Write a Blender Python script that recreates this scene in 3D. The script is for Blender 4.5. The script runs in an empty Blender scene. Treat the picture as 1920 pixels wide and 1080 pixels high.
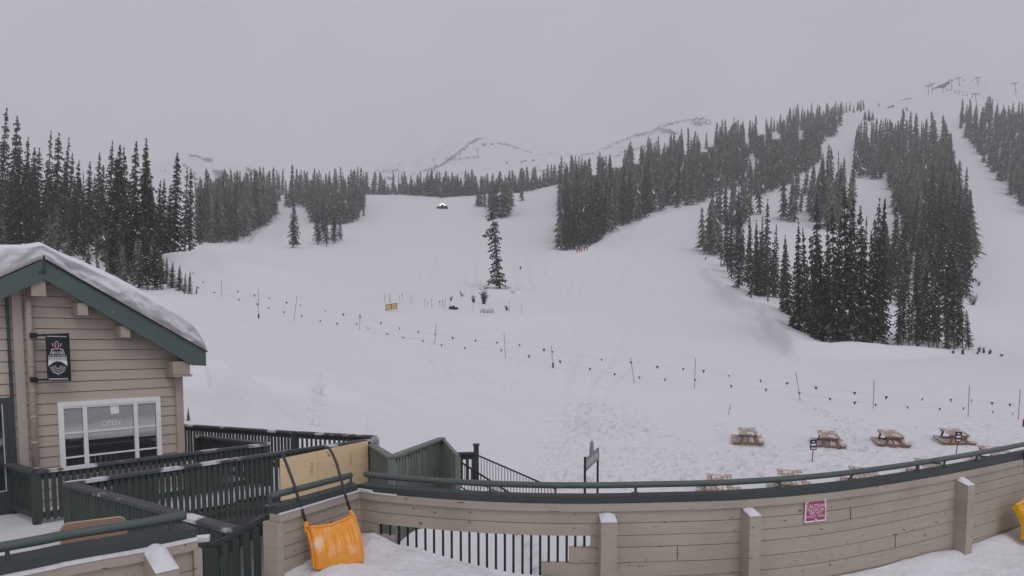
import bpy, math, random
import numpy as np
from mathutils import Vector, Matrix, Quaternion

random.seed(11); RNG = np.random.default_rng(5)
scene = bpy.context.scene
COL = scene.collection
R = math.radians
PI = math.pi

# ------------------------------------------------------------------ camera model (photo pixels 1920 x 1080)
F = 1250.0; PIT = R(4.0); HY = 640.0
YP = HY + F*math.tan(PIT)
cp, sp = math.cos(PIT), math.sin(PIT)
def ray(x, y):
    cx = (x-960.0)/F; cy = -(y-YP)/F
    dy = cp + cy*sp
    return cx/dy, (cy*cp - sp)/dy          # X/Y and Z/Y
def P(x, y, Y):
    a, b = ray(x, y); return Vector((a*Y, Y, b*Y))
def Pz(x, y, z):
    a, b = ray(x, y); return P(x, y, z/b)
def proj(p):
    # world -> photo pixel
    f = p[1]*cp - p[2]*sp; u = p[1]*sp + p[2]*cp
    return 960 + F*p[0]/f, YP - F*u/f

cam_d = bpy.data.cameras.new('camera'); cam = bpy.data.objects.new('camera', cam_d); COL.objects.link(cam)
cam.location = (0, 0, 0); cam.rotation_euler = (PI/2 - PIT, 0, 0)
cam_d.sensor_width = 36.0; cam_d.lens = 36.0*F/1920; cam_d.shift_y = (YP-540)/1920.0
cam_d.clip_start = 0.1; cam_d.clip_end = 8000
scene.camera = cam

# ------------------------------------------------------------------ materials
def nt(name):
    m = bpy.data.materials.new(name); m.use_nodes = True
    t = m.node_tree; b = t.nodes['Principled BSDF']
    return m, t, b
def mat(name, col, rough=0.7, var=0.0, scale=8.0, bump=0.0, bscale=40.0, metal=0.0, spec=0.3, stretch=None, chips=None, snow=None):
    m, t, b = nt(name)
    N, L = t.nodes, t.links
    b.inputs['Roughness'].default_value = rough; b.inputs['Metallic'].default_value = metal
    b.inputs['Specular IOR Level'].default_value = spec
    tc = N.new('ShaderNodeTexCoord'); src = tc.outputs['Object']
    if stretch:
        mp = N.new('ShaderNodeMapping'); mp.inputs['Scale'].default_value = stretch
        L.new(src, mp.inputs['Vector']); src2 = mp.outputs['Vector']
    else: src2 = src
    out = None
    if var > 0:
        nz = N.new('ShaderNodeTexNoise'); nz.inputs['Scale'].default_value = scale; nz.inputs['Detail'].default_value = 6
        L.new(src2, nz.inputs['Vector'])
        mx = N.new('ShaderNodeMix'); mx.data_type = 'RGBA'
        mx.inputs[6].default_value = tuple(max(0, c*(1-var)) for c in col)+(1,)
        mx.inputs[7].default_value = tuple(min(1, c*(1+var)) for c in col)+(1,)
        L.new(nz.outputs['Fac'], mx.inputs[0]); out = mx.outputs[2]
    def layer(out, scale, lo, hi, c, st=None, detail=4):
        n2 = N.new('ShaderNodeTexNoise'); n2.inputs['Scale'].default_value = scale; n2.inputs['Detail'].default_value = detail
        v = src
        if st:
            mp2 = N.new('ShaderNodeMapping'); mp2.inputs['Scale'].default_value = st
            L.new(src, mp2.inputs['Vector']); v = mp2.outputs['Vector']
        L.new(v, n2.inputs['Vector'])
        rp = N.new('ShaderNodeValToRGB'); rp.color_ramp.elements[0].position = lo; rp.color_ramp.elements[1].position = hi
        L.new(n2.outputs['Fac'], rp.inputs['Fac'])
        mx = N.new('ShaderNodeMix'); mx.data_type = 'RGBA'
        if out is None: mx.inputs[6].default_value = col+(1,)
        else: L.new(out, mx.inputs[6])
        mx.inputs[7].default_value = c+(1,)
        L.new(rp.outputs['Color'], mx.inputs[0]); return mx.outputs[2]
    if chips: out = layer(out, *chips)
    if snow: out = layer(out, *snow)
    if out is None: b.inputs['Base Color'].default_value = col+(1,)
    else: L.new(out, b.inputs['Base Color'])
    if bump > 0:
        n3 = N.new('ShaderNodeTexNoise'); n3.inputs['Scale'].default_value = bscale; n3.inputs['Detail'].default_value = 5
        L.new(src2, n3.inputs['Vector'])
        bp = N.new('ShaderNodeBump'); bp.inputs['Strength'].default_value = 1.0; bp.inputs['Distance'].default_value = bump
        L.new(n3.outputs['Fac'], bp.inputs['Height']); L.new(bp.outputs['Normal'], b.inputs['Normal'])
    return m

M = {}
SN = (0.695, 0.695, 0.71)
M['snow'] = mat('snow', SN, 0.85, 0.03, 0.7, 0.012, 9.0, spec=0.15)
M['snow_rough'] = mat('lumpy_snow', SN, 0.85, 0.05, 3.0, 0.03, 14.0, spec=0.15)
M['snow_roof'] = mat('roof_snow', (0.74,0.76,0.78), 0.85, 0.05, 2.0, 0.022, 9.0, spec=0.15)
M['tan'] = mat('tan_paint', (0.40,0.352,0.288), 0.65, 0.14, 2.2, 0.0015, 60, spec=0.2, stretch=(0.6,0.6,9), chips=(24.0,0.668,0.71,(0.07,0.055,0.045),(0.55,0.55,1.3)), snow=(0.9,0.50,0.75,(0.30,0.26,0.22)))
M['tan_wall'] = mat('tan_siding_paint', (0.47,0.412,0.345), 0.65, 0.10, 2.0, 0.0015, 60, spec=0.2, stretch=(0.6,0.6,9), chips=(9.0,0.76,0.79,(0.2,0.15,0.11)))
M['tan_pipe'] = mat('tan_downpipe_paint', (0.42,0.37,0.315), 0.5, 0.06, 3.0, spec=0.3)
M['green'] = mat('dark_green_stain', (0.058,0.072,0.066), 0.7, 0.30, 5.0, 0.001, 50, spec=0.2, stretch=(1,1,.25))
M['green_cap'] = mat('dark_green_cap_paint', (0.050,0.062,0.060), 0.6, 0.25, 3.0, 0.001, 40, spec=0.3, chips=(6.0,0.73,0.75,(0.45,0.45,0.46)))
M['green_light'] = mat('grey_green_stain', (0.17,0.195,0.17), 0.75, 0.25, 5.0, 0.001, 50, spec=0.2, stretch=(1,1,.25))
M['rail_top'] = mat('snow_dusted_rail', (0.085,0.09,0.095), 0.7, 0.2, 4.0, 0.001, 40, spec=0.2, snow=(1.7,0.535,0.60,(0.62,0.62,0.65)))
M['pipe'] = mat('green_pipe_paint', (0.075,0.10,0.092), 0.45, 0.15, 4.0, spec=0.4, chips=(7.0,0.72,0.75,(0.25,0.26,0.26)))
M['fascia'] = mat('green_fascia_paint', (0.085,0.118,0.108), 0.55, 0.12, 2.0, spec=0.3, chips=(5.0,0.74,0.76,(0.4,0.42,0.42)))
M['black'] = mat('black_metal', (0.012,0.012,0.014), 0.5, spec=0.4)
M['white'] = mat('white_paint', (0.80,0.80,0.80), 0.5, 0.03, 3, spec=0.3)
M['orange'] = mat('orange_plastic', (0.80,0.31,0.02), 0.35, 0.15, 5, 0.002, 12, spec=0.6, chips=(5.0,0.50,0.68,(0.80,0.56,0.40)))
M['orange_edge'] = mat('orange_plastic_rim', (0.84,0.33,0.03), 0.4, 0.08, 6, spec=0.5)
M['yellow'] = mat('yellow_plastic', (0.78,0.42,0.006), 0.35, 0.08, 5, 0.002, 12, spec=0.5)
M['tube'] = mat('dark_handle_tube', (0.03,0.032,0.036), 0.4, 0.2, 6, spec=0.5)
M['ply'] = mat('plywood', (0.78,0.60,0.36), 0.7, 0.14, 2.2, 0.0008, 40, spec=0.2, stretch=(1.0,1.0,6.0), chips=(9.0,0.70,0.73,(0.30,0.2,0.1)))
M['brown'] = mat('brown_laminate', (0.30,0.185,0.13), 0.5, 0.08, 3, spec=0.3)
M['brown_edge'] = mat('pale_table_edge', (0.50,0.36,0.26), 0.5, 0.06, 3, spec=0.3)
M['cedar'] = mat('cedar_stain', (0.27,0.155,0.10), 0.65, 0.25, 6, 0.001, 40, spec=0.2)
M['cedar_top'] = mat('weathered_plank', (0.42,0.33,0.27), 0.7, 0.25, 5, 0.001, 40, spec=0.2, snow=(2.6,0.52,0.60,(0.72,0.71,0.73)))
M['magenta'] = mat('magenta_sign_face', (0.33,0.035,0.13), 0.4, 0.12, 7, spec=0.4)
M['sign_white'] = mat('white_lettering', (0.82,0.80,0.80), 0.5)
M['sign_grey'] = mat('grey_green_sign', (0.20,0.215,0.21), 0.6, 0.1, 5)
M['sign_grey_lt'] = mat('pale_sign_lettering', (0.50,0.52,0.50), 0.6)
M['navy'] = mat('black_sign_face', (0.025,0.022,0.035), 0.45)
M['banner'] = mat('banner_cloth', (0.018,0.024,0.024), 0.75, 0.2, 5)
M['emblem'] = mat('pale_emblem_print', (0.42,0.42,0.42), 0.7, 0.15, 12)
M['emblem_hi'] = mat('white_emblem_print', (0.72,0.72,0.75), 0.7)
M['emblem_red'] = mat('red_emblem_print', (0.28,0.03,0.035), 0.7)
M['red'] = mat('red_pennant', (0.20,0.015,0.035), 0.6)
M['redstick'] = mat('red_stake', (0.24,0.02,0.03), 0.6)
M['bamboo'] = mat('bamboo', (0.24,0.22,0.21), 0.6, 0.2, 6)
M['rope'] = mat('grey_rope', (0.42,0.41,0.44), 0.8)
M['yellow_board'] = mat('yellow_board', (0.62,0.42,0.12), 0.6, 0.1, 3)
M['bark'] = mat('bark', (0.13,0.105,0.088), 0.9, 0.35, 12)
M['rubber'] = mat('black_rubber', (0.015,0.015,0.017), 0.8)
M['cat_body'] = mat('groomer_paint', (0.35,0.05,0.02), 0.4)
M['steel'] = mat('galvanised_steel', (0.16,0.165,0.17), 0.5, metal=0.3)
M['timber'] = mat('weathered_snow_fence', (0.15,0.14,0.135), 0.8)
M['bushes'] = mat('bare_twigs', (0.075,0.06,0.05), 0.9)
M['grass'] = mat('dry_reeds', (0.20,0.18,0.17), 0.9)
M['interior'] = mat('dim_room', (0.05,0.05,0.052), 0.9)
M['deckwood'] = mat('grey_deck_boards', (0.22,0.2,0.18), 0.8, 0.2, 6)
def needles(name, c, v):
    m, t, b = nt(name); N, L = t.nodes, t.links
    b.inputs['Roughness'].default_value = 0.8; b.inputs['Specular IOR Level'].default_value = 0.1
    tc = N.new('ShaderNodeTexCoord'); oi = N.new('ShaderNodeObjectInfo')
    nz = N.new('ShaderNodeTexNoise'); nz.inputs['Scale'].default_value = 1.1; nz.inputs['Detail'].default_value = 3
    L.new(tc.outputs['Object'], nz.inputs['Vector'])
    ad = N.new('ShaderNodeMath'); ad.operation = 'MULTIPLY_ADD'; ad.inputs[1].default_value = 0.45
    L.new(oi.outputs['Random'], ad.inputs[0]); L.new(nz.outputs['Fac'], ad.inputs[2])
    rp = N.new('ShaderNodeValToRGB')
    rp.color_ramp.elements[0].position = 0.3; rp.color_ramp.elements[0].color = tuple(x*(1-v) for x in c)+(1,)
    rp.color_ramp.elements[1].position = 1.05; rp.color_ramp.elements[1].color = tuple(x*(1+v) for x in c)+(1,)
    L.new(ad.outputs[0], rp.inputs['Fac']); L.new(rp.outputs['Color'], b.inputs['Base Color'])
    return m
M['needles'] = needles('spruce_needles', (0.028,0.033,0.023), 0.6)
M['needle_tips'] = needles('spruce_needle_tips', (0.085,0.09,0.06), 0.55)  # paler outer tips: new growth, plus lit branches put into the colour
M['needles_far'] = needles('far_spruce_needles', (0.058,0.062,0.052), 0.5)  # paler than near needles: part of the haze is put into the colour
M['needles_far_lit'] = needles('far_spruce_needles_lit', (0.14,0.14,0.115), 0.4)  # paler copy for random faces: lit branches put into the colour
def emis(name, c, s):
    m, t, b = nt(name); b.inputs['Base Color'].default_value = c+(1,)
    b.inputs['Emission Color'].default_value = c+(1,); b.inputs['Emission Strength'].default_value = s; return m
M['lamp'] = emis('lit_lamp', (1.0,0.72,0.45), 5.0)
def glassy(name, c, rough=0.06):
    m, t, b = nt(name); b.inputs['Base Color'].default_value = c+(1,); b.inputs['Roughness'].default_value = rough
    b.inputs['Specular IOR Level'].default_value = 1.0; b.inputs['IOR'].default_value = 1.9; return m
M['glass'] = glassy('window_glass', (0.035,0.038,0.042), 0.03)
M['blind'] = glassy('window_glass_over_blind', (0.36,0.37,0.375), 0.06)

# ------------------------------------------------------------------ mesh builder
class MB:
    def __init__(s): s.v = []; s.f = []; s.m = []
    def add(s, vs, fs, mi=0):
        o = len(s.v); s.v += [tuple(v) for v in vs]; s.f += [tuple(i+o for i in f) for f in fs]; s.m += [mi]*len(fs)
    def box(s, c, ax, ay, az, mi=0):
        c, ax, ay, az = map(Vector, (c, ax, ay, az))
        vs = [c+sx*ax+sy*ay+sz*az for sz in (-1,1) for sy in (-1,1) for sx in (-1,1)]
        s.add(vs, [(0,2,3,1),(4,5,7,6),(0,1,5,4),(2,6,7,3),(0,4,6,2),(1,3,7,5)], mi)
    def bar(s, p, q, w, h, up=(0,0,1), mi=0, ext=0.0):
        p, q = Vector(p), Vector(q); d = (q-p); L = d.length; d.normalize()
        up = Vector(up); side = d.cross(up)
        if side.length < 1e-5: side = d.cross(Vector((0,1,0)))
        side.normalize(); u = side.cross(d).normalized()
        s.box((p+q)/2, d*(L/2+ext), side*w/2, u*h/2, mi)
    def tube(s, pts, r, n=8, mi=0, r1=None, cap=True):
        pts = [Vector(p) for p in pts]; k = len(pts); vs = []
        for i, p in enumerate(pts):
            d = (pts[min(i+1,k-1)]-pts[max(i-1,0)]).normalized()
            a = d.cross(Vector((0.123,0.31,0.94)))
            a.normalize(); b = d.cross(a)
            rr = r if r1 is None else r + (r1-r)*i/(k-1)
            vs += [p + rr*(math.cos(2*PI*j/n)*a + math.sin(2*PI*j/n)*b) for j in range(n)]
        fs = [(i*n+j, i*n+(j+1)%n, (i+1)*n+(j+1)%n, (i+1)*n+j) for i in range(k-1) for j in range(n)]
        if cap: fs += [tuple(range(n))[::-1], tuple((k-1)*n+j for j in range(n))]
        s.add(vs, fs, mi)
    def prism(s, pts, dirv, mi=0):
        pts = [Vector(p) for p in pts]; d = Vector(dirv); n = len(pts)
        s.add(pts+[p+d for p in pts], [tuple(range(n))[::-1], tuple(range(n,2*n))]+[(i,(i+1)%n,n+(i+1)%n,n+i) for i in range(n)], mi)
    def grid(s, rows, mi=0):
        nr, nc = len(rows), len(rows[0])
        s.add([p for r in rows for p in r], [(i*nc+j,i*nc+j+1,(i+1)*nc+j+1,(i+1)*nc+j) for i in range(nr-1) for j in range(nc-1)], mi)

ORG = {}
def link_mesh(name, me, parent=None):
    o = bpy.data.objects.new(name, me); COL.objects.link(o)
    if parent is not None: o.parent = parent
    return o
def build(name, mb, mats, parent=None, smooth=False, org=None):
    if not isinstance(mats, (list,tuple)): mats = [mats]
    off = Vector((0,0,0)); loc = None
    if parent is not None: off = ORG.get(parent.name, Vector((0,0,0)))
    elif org is not None: off = Vector(org); loc = off
    me = bpy.data.meshes.new(name)
    me.from_pydata([tuple(Vector(v)-off) for v in mb.v], [], mb.f)
    for m in mats: me.materials.append(m)
    if len(mats) > 1: me.polygons.foreach_set('material_index', mb.m)
    if smooth: me.polygons.foreach_set('use_smooth', [True]*len(me.polygons))
    me.update()
    o = link_mesh(name, me, parent)
    if loc is not None: o.location = loc
    ORG[o.name] = off
    return o
def thing(name, label, cat, loc, group=None):
    o = bpy.data.objects.new(name, None); COL.objects.link(o); o.location = loc; o.empty_display_size = 0.2
    ORG[o.name] = Vector(loc); tag(o, label, cat, group); return o
def tag(o, label=None, cat=None, group=None, kind=None):
    if label: o['label'] = label
    if cat: o['category'] = cat
    if group: o['group'] = group
    if kind: o['kind'] = kind
    return o
def dup(root, loc=None, rot=None, label=None, group=None):
    r = root.copy(); COL.objects.link(r)
    if loc is not None: r.location = loc
    if rot is not None: r.rotation_euler = rot
    if label: r['label'] = label
    if group: r['group'] = group
    for ch in list(root.children):
        c = ch.copy(); COL.objects.link(c); c.parent = r
        for g in ch.children:
            d = g.copy(); COL.objects.link(d); d.parent = c
    return r
def text_mb(mb, body, size, origin, ax, ay, nrm, mi=0, align='CENTER', depth=0.002, sx=1.0):
    cu = bpy.data.curves.new('lettering', 'FONT'); cu.body = body; cu.size = size; cu.align_x = align; cu.align_y = 'CENTER'
    cu.resolution_u = 3
    o = bpy.data.objects.new('lettering', cu); COL.objects.link(o)
    bpy.context.view_layer.update()
    me = bpy.data.meshes.new_from_object(o.evaluated_get(bpy.context.evaluated_depsgraph_get()))
    bpy.data.objects.remove(o); bpy.data.curves.remove(cu)
    ax, ay, nrm, origin = Vector(ax), Vector(ay), Vector(nrm), Vector(origin)
    vs = [origin + ax*(v.co.x*sx) + ay*v.co.y + nrm*depth for v in me.vertices]
    mb.add(vs, [tuple(p.vertices) for p in me.polygons], mi)
    bpy.data.meshes.remove(me)

# ------------------------------------------------------------------ numpy value noise
def vnoise(x, y, seed=0):
    x = np.asarray(x, float); y = np.asarray(y, float)
    xi = np.floor(x).astype(np.int64); yi = np.floor(y).astype(np.int64); fx = x-xi; fy = y-yi
    fx = fx*fx*(3-2*fx); fy = fy*fy*(3-2*fy)
    def h(a, b):
        n = (a*374761393 + b*668265263 + seed*1442695041) & 0xffffffff
        n = ((n ^ (n >> 13))*1274126177) & 0xffffffff
        return ((n ^ (n >> 16)) & 0xffff)/65535.0
    return (h(xi,yi)*(1-fx)+h(xi+1,yi)*fx)*(1-fy) + (h(xi,yi+1)*(1-fx)+h(xi+1,yi+1)*fx)*fy
def fbm(x, y, o=4, seed=0):
    s = 0; a = 0.5
    for i in range(o): s = s + a*(vnoise(x, y, seed+i)-0.5); x = x*2.03+7.1; y = y*2.03+3.7; a *= 0.5
    return s

# ------------------------------------------------------------------ terrain: depth profiles by azimuth
def zy(y, Y, x=960):
    return ray(x, y)[1]*Y
COLS = {
 -400: [(4,-5.2,1),(14,-5.0,1),(22,700),(40,605),(60,540),(80,495),(100,460),(150,432),(200,418),(300,395),(420,370),(700,380)],
 0:    [(4,-5.2,1),(14,-5.0,1),(22,700),(40,605),(60,542),(80,495),(100,458),(150,432),(200,418),(300,395),(420,370),(700,380)],
 200:  [(4,-5.2,1),(14,-5.0,1),(22,710),(40,612),(60,550),(75,522),(95,492),(130,455),(200,432),(300,402),(420,372),(700,380)],
 300:  [(4,-5.2,1),(14,-4.9,1),(18,800),(26,712),(45,606),(60,555),(75,523),(90,492),(102,470),(130,468),(190,455),(300,405),(420,370),(700,380)],
 400:  [(4,-5.2,1),(14,-4.9,1),(17.5,822),(22,768),(30,690),(45,612),(60,559),(80,516),(100,480),(112,464),(150,461),(190,458),(240,420),(300,390),(420,365),(700,380)],
 520:  [(4,-5.2,1),(14,-5.0,1),(18,830),(22,785),(30,708),(45,630),(56,596),(80,535),(100,505),(130,480),(160,470),(195,464),(250,415),(300,388),(420,362),(700,378)],
 600:  [(4,-5.2,1),(14,-5.0,1),(18,845),(22,800),(30,722),(40,662),(54,606),(75,560),(95,535),(120,507),(160,480),(195,462),(250,420),(300,390),(350,372),(420,362),(700,378)],
 700:  [(4,-5.2,1),(15,-5.0,1),(22,830),(30,748),(40,684),(52,622),(75,576),(95,548),(120,520),(160,488),(195,462),(250,418),(300,386),(340,369),(420,362),(700,378)],
 800:  [(4,-5.2,1),(16,-5.0,1),(22,855),(30,778),(40,700),(49,645),(60,615),(75,590),(95,560),(120,530),(160,492),(200,455),(250,416),(290,390),(340,369),(420,362),(700,378)],
 960:  [(4,-5.2,1),(16,-4.9,1),(22,880),(29,812),(37,735),(46,672),(58,632),(70,600),(85,575),(105,552),(120,540),(160,497),(200,458),(240,424),(280,395),(340,368),(420,362),(700,375)],
 1100: [(4,-5.2,1),(17,-4.8,1),(22,885),(29,822),(36,752),(43,700),(60,645),(85,592),(120,540),(150,497),(175,470),(200,448),(240,410),(300,365),(360,345),(420,335),(700,360)],
 1200: [(4,-5.2,1),(17,-4.8,1),(22,890),(29,828),(36,762),(42,718),(60,660),(85,607),(120,550),(160,488),(200,438),(220,415),(260,385),(320,340),(380,315),(430,305),(700,340)],
 1300: [(4,-5.2,1),(17,-4.8,1),(22,895),(29,832),(36,770),(41,729),(60,674),(80,632),(100,600),(150,520),(200,450),(250,387),(320,330),(400,287),(450,280),(700,325)],
 1400: [(4,-5.2,1),(17,-4.8,1),(22,898),(29,834),(36,778),(41,743),(60,684),(75,645),(95,598),(115,560),(150,502),(200,435),(250,380),(320,318),(400,270),(480,250),(700,300)],
 1500: [(4,-5.2,1),(17,-4.8,1),(22,900),(29,838),(36,785),(41,754),(60,694),(70,664),(75,648),(90,610),(110,570),(130,533),(180,455),(250,375),(320,318),(400,268),(520,225),(620,216),(800,300)],
 1600: [(4,-5.2,1),(17,-4.8,1),(22,900),(29,838),(36,788),(40,765),(60,698),(70,670),(75,658),(90,622),(110,580),(130,540),(180,458),(250,374),(320,312),(400,258),(520,210),(610,200),(800,290)],
 1700: [(4,-5.2,1),(17,-4.8,1),(22,900),(29,837),(36,790),(40,768),(60,702),(72,670),(78,656),(100,610),(130,547),(180,456),(250,370),(320,306),(400,247),(520,195),(620,177),(850,280)],
 1760: [(4,-5.2,1),(17,-4.8,1),(22,900),(29,837),(36,794),(40,773),(60,704),(72,672),(78,658),(100,612),(130,548),(180,457),(250,370),(320,303),(400,243),(520,190),(640,157),(670,155),(850,270)],
 1830: [(4,-5.2,1),(17,-4.8,1),(22,897),(29,834),(36,795),(39,780),(60,706),(72,676),(80,660),(100,617),(130,552),(180,460),(250,371),(320,302),(400,241),(520,188),(600,160),(680,139),(710,139),(900,260)],
 1920: [(4,-5.2,1),(17,-4.8,1),(22,893),(29,830),(34,806),(38,787),(60,708),(75,675),(100,624),(130,560),(180,466),(250,376),(320,305),(400,243),(520,192),(600,163),(690,145),(720,146),(900,260)],
 2300: [(4,-5.2,1),(17,-4.8,1),(22,893),(29,830),(38,790),(60,710),(75,677),(100,630),(130,566),(180,470),(250,380),(320,310),(400,250),(520,200),(690,170),(900,260)],
}
UG = np.linspace(-1.15, 1.15, 231); SG = np.linspace(math.log(3.9), math.log(900), 300)
def gauss1(a, sig, ax):
    k = np.exp(-0.5*(np.arange(-int(3*sig+1), int(3*sig+2))/sig)**2); k /= k.sum(); n = len(k)//2
    pad = [(0,0),(0,0)]; pad[ax] = (n,n); b = np.pad(a, pad, mode='edge')
    return np.apply_along_axis(lambda r: np.convolve(r, k, mode='valid'), ax, b)
def make_table():
    us, prof = [], []
    for x in sorted(COLS):
        us.append((x-960)/F)
        Ys = np.log([c[0] for c in COLS[x]])
        zs = [c[1] if len(c) == 3 else zy(c[1], c[0]) for c in COLS[x]]
        # interpolate elevation as z over linear Y
        prof.append(np.interp(np.exp(SG), np.exp(Ys), zs))
    prof = np.array(prof); us = np.array(us)
    T = np.array([np.interp(UG, us, prof[:,j]) for j in range(len(SG))]).T
    T = gauss1(T, 4.0, 0); T = gauss1(T, 2.6, 1)
    return T
TAB = make_table()
def Hbase(X, Y):
    X = np.asarray(X, float); Y = np.maximum(np.asarray(Y, float), 4.0)
    u = np.clip((X/Y-UG[0])/(UG[1]-UG[0]), 0, len(UG)-1.001); s = np.clip((np.log(Y)-SG[0])/(SG[1]-SG[0]), 0, len(SG)-1.001)
    i = u.astype(int); j = s.astype(int); fu = u-i; fs = s-j
    return (TAB[i,j]*(1-fu)+TAB[i+1,j]*fu)*(1-fs)+(TAB[i,j+1]*(1-fu)+TAB[i+1,j+1]*fu)*fs
def H(X, Y):
    X = np.asarray(X, float); Y = np.asarray(Y, float)
    w = np.clip((Y-20)/60, 0.0, 1.0)
    n = fbm(X/38+9, Y/38, 3, 3)*2.2*w + fbm(X/9+2, Y/9, 3, 8)*(0.34+0.25*w)*np.clip((Y-12)/8,0,1)
    n = n + 2.6*np.exp(-((X+0.75)/1.25)**6-((Y-9.2)/1.15)**2)      # shovelled heap just outside the terrace
    n = n + 0.18*np.exp(-((X+7.6+(Y-22)*.25)/3.2)**2-((Y-22)/2.2)**2) + 0.5*np.exp(-((Y-28.5-.35*(X+8))/.9)**2)*np.clip((-X-4.5)/3,0,1)*np.clip((14+X)/3,0,1)
    return Hbase(X, Y) + n
def hit(x, y, Y0=15.0, Y1=880.0):
    a, b = ray(x, y)
    Ys = np.exp(np.linspace(math.log(Y0), math.log(Y1), 900))
    d = b*Ys - H(a*Ys, Ys)
    k = np.where(d < 0)[0]
    if len(k) == 0: return None
    k = k[0]
    if k == 0: Y = Ys[0]
    else: t = d[k-1]/(d[k-1]-d[k]); Y = Ys[k-1]+t*(Ys[k]-Ys[k-1])
    return Vector((a*Y, Y, float(H(a*Y, Y))))
def on_ground(X, Y, dz=0.0): return Vector((X, Y, float(H(X, Y))+dz))

def inpoly(x, y, poly):
    c = False; n = len(poly); j = n-1
    for i in range(n):
        xi, yi = poly[i]; xj, yj = poly[j]
        if (yi > y) != (yj > y) and x < (xj-xi)*(y-yi)/(yj-yi)+xi: c = not c
        j = i
    return c
def sample_poly(poly, n, rng):
    xs = [p[0] for p in poly]; ys = [p[1] for p in poly]; out = []; k = 0
    while len(out) < n and k < n*60:
        k += 1; x = rng.uniform(min(xs), max(xs)); y = rng.uniform(min(ys), max(ys))
        if inpoly(x, y, poly): out.append((x, y))
    return out

# footprints (world positions) trodden into the near snow
frng = random.Random(4)
PRINTS = []
def prints_poly(poly, n, clump=0):
    for x, y in sample_poly(poly, n, frng):
        p = hit(x, y)
        if p: PRINTS.append((p.x, p.y, frng.uniform(0, PI), frng.uniform(0.13,0.24), frng.uniform(0.07,0.11), frng.uniform(0.04,0.11)))
prints_poly([(1020,790),(1070,745),(1170,748),(1230,800),(1330,880),(1310,920),(1000,920),(1010,850)], 520)
prints_poly([(1040,780),(1080,750),(1150,760),(1200,800),(1180,830),(1050,820)], 190)
prints_poly([(1330,790),(1470,800),(1910,785),(1915,850),(1700,880),(1330,900)], 430)
prints_poly([(1335,845),(1460,845),(1460,875),(1335,885)], 90)
prints_poly([(1480,750),(1620,790),(1640,850),(1580,845),(1540,790)], 110)
prints_poly([(570,790),(600,690),(612,700),(590,800)], 55)
prints_poly([(660,800),(690,740),(715,760),(700,815)], 25)
prints_poly([(800,672),(900,690),(985,722),(975,735),(880,712),(800,690)], 70)
prints_poly([(420,575),(640,610),(640,625),(420,590)], 25)
prints_poly([(940,655),(1160,720),(1150,735),(940,680)], 40)
def trail(pts, step=0.38):
    w = [hit(*p) for p in pts]
    k = 0
    for a, b in zip(w, w[1:]):
        d = b-a; L = Vector((d.x,d.y)).length; ang = math.atan2(d.y, d.x); n = int(L/step)
        for i in range(n):
            k += 1; t = i/n; s = 0.14 if k % 2 else -0.14
            PRINTS.append((a.x+d.x*t-math.sin(ang)*s+frng.uniform(-.05,.05), a.y+d.y*t+math.cos(ang)*s, ang, 0.17, 0.08, 0.09))
trail([(1010,905),(1090,790),(1110,745)]); trail([(1180,800),(1330,835)]); trail([(1330,860),(1440,845),(1520,850)])
trail([(1640,850),(1560,780),(1490,745)]); trail([(585,800),(600,700),(620,640)])
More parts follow.
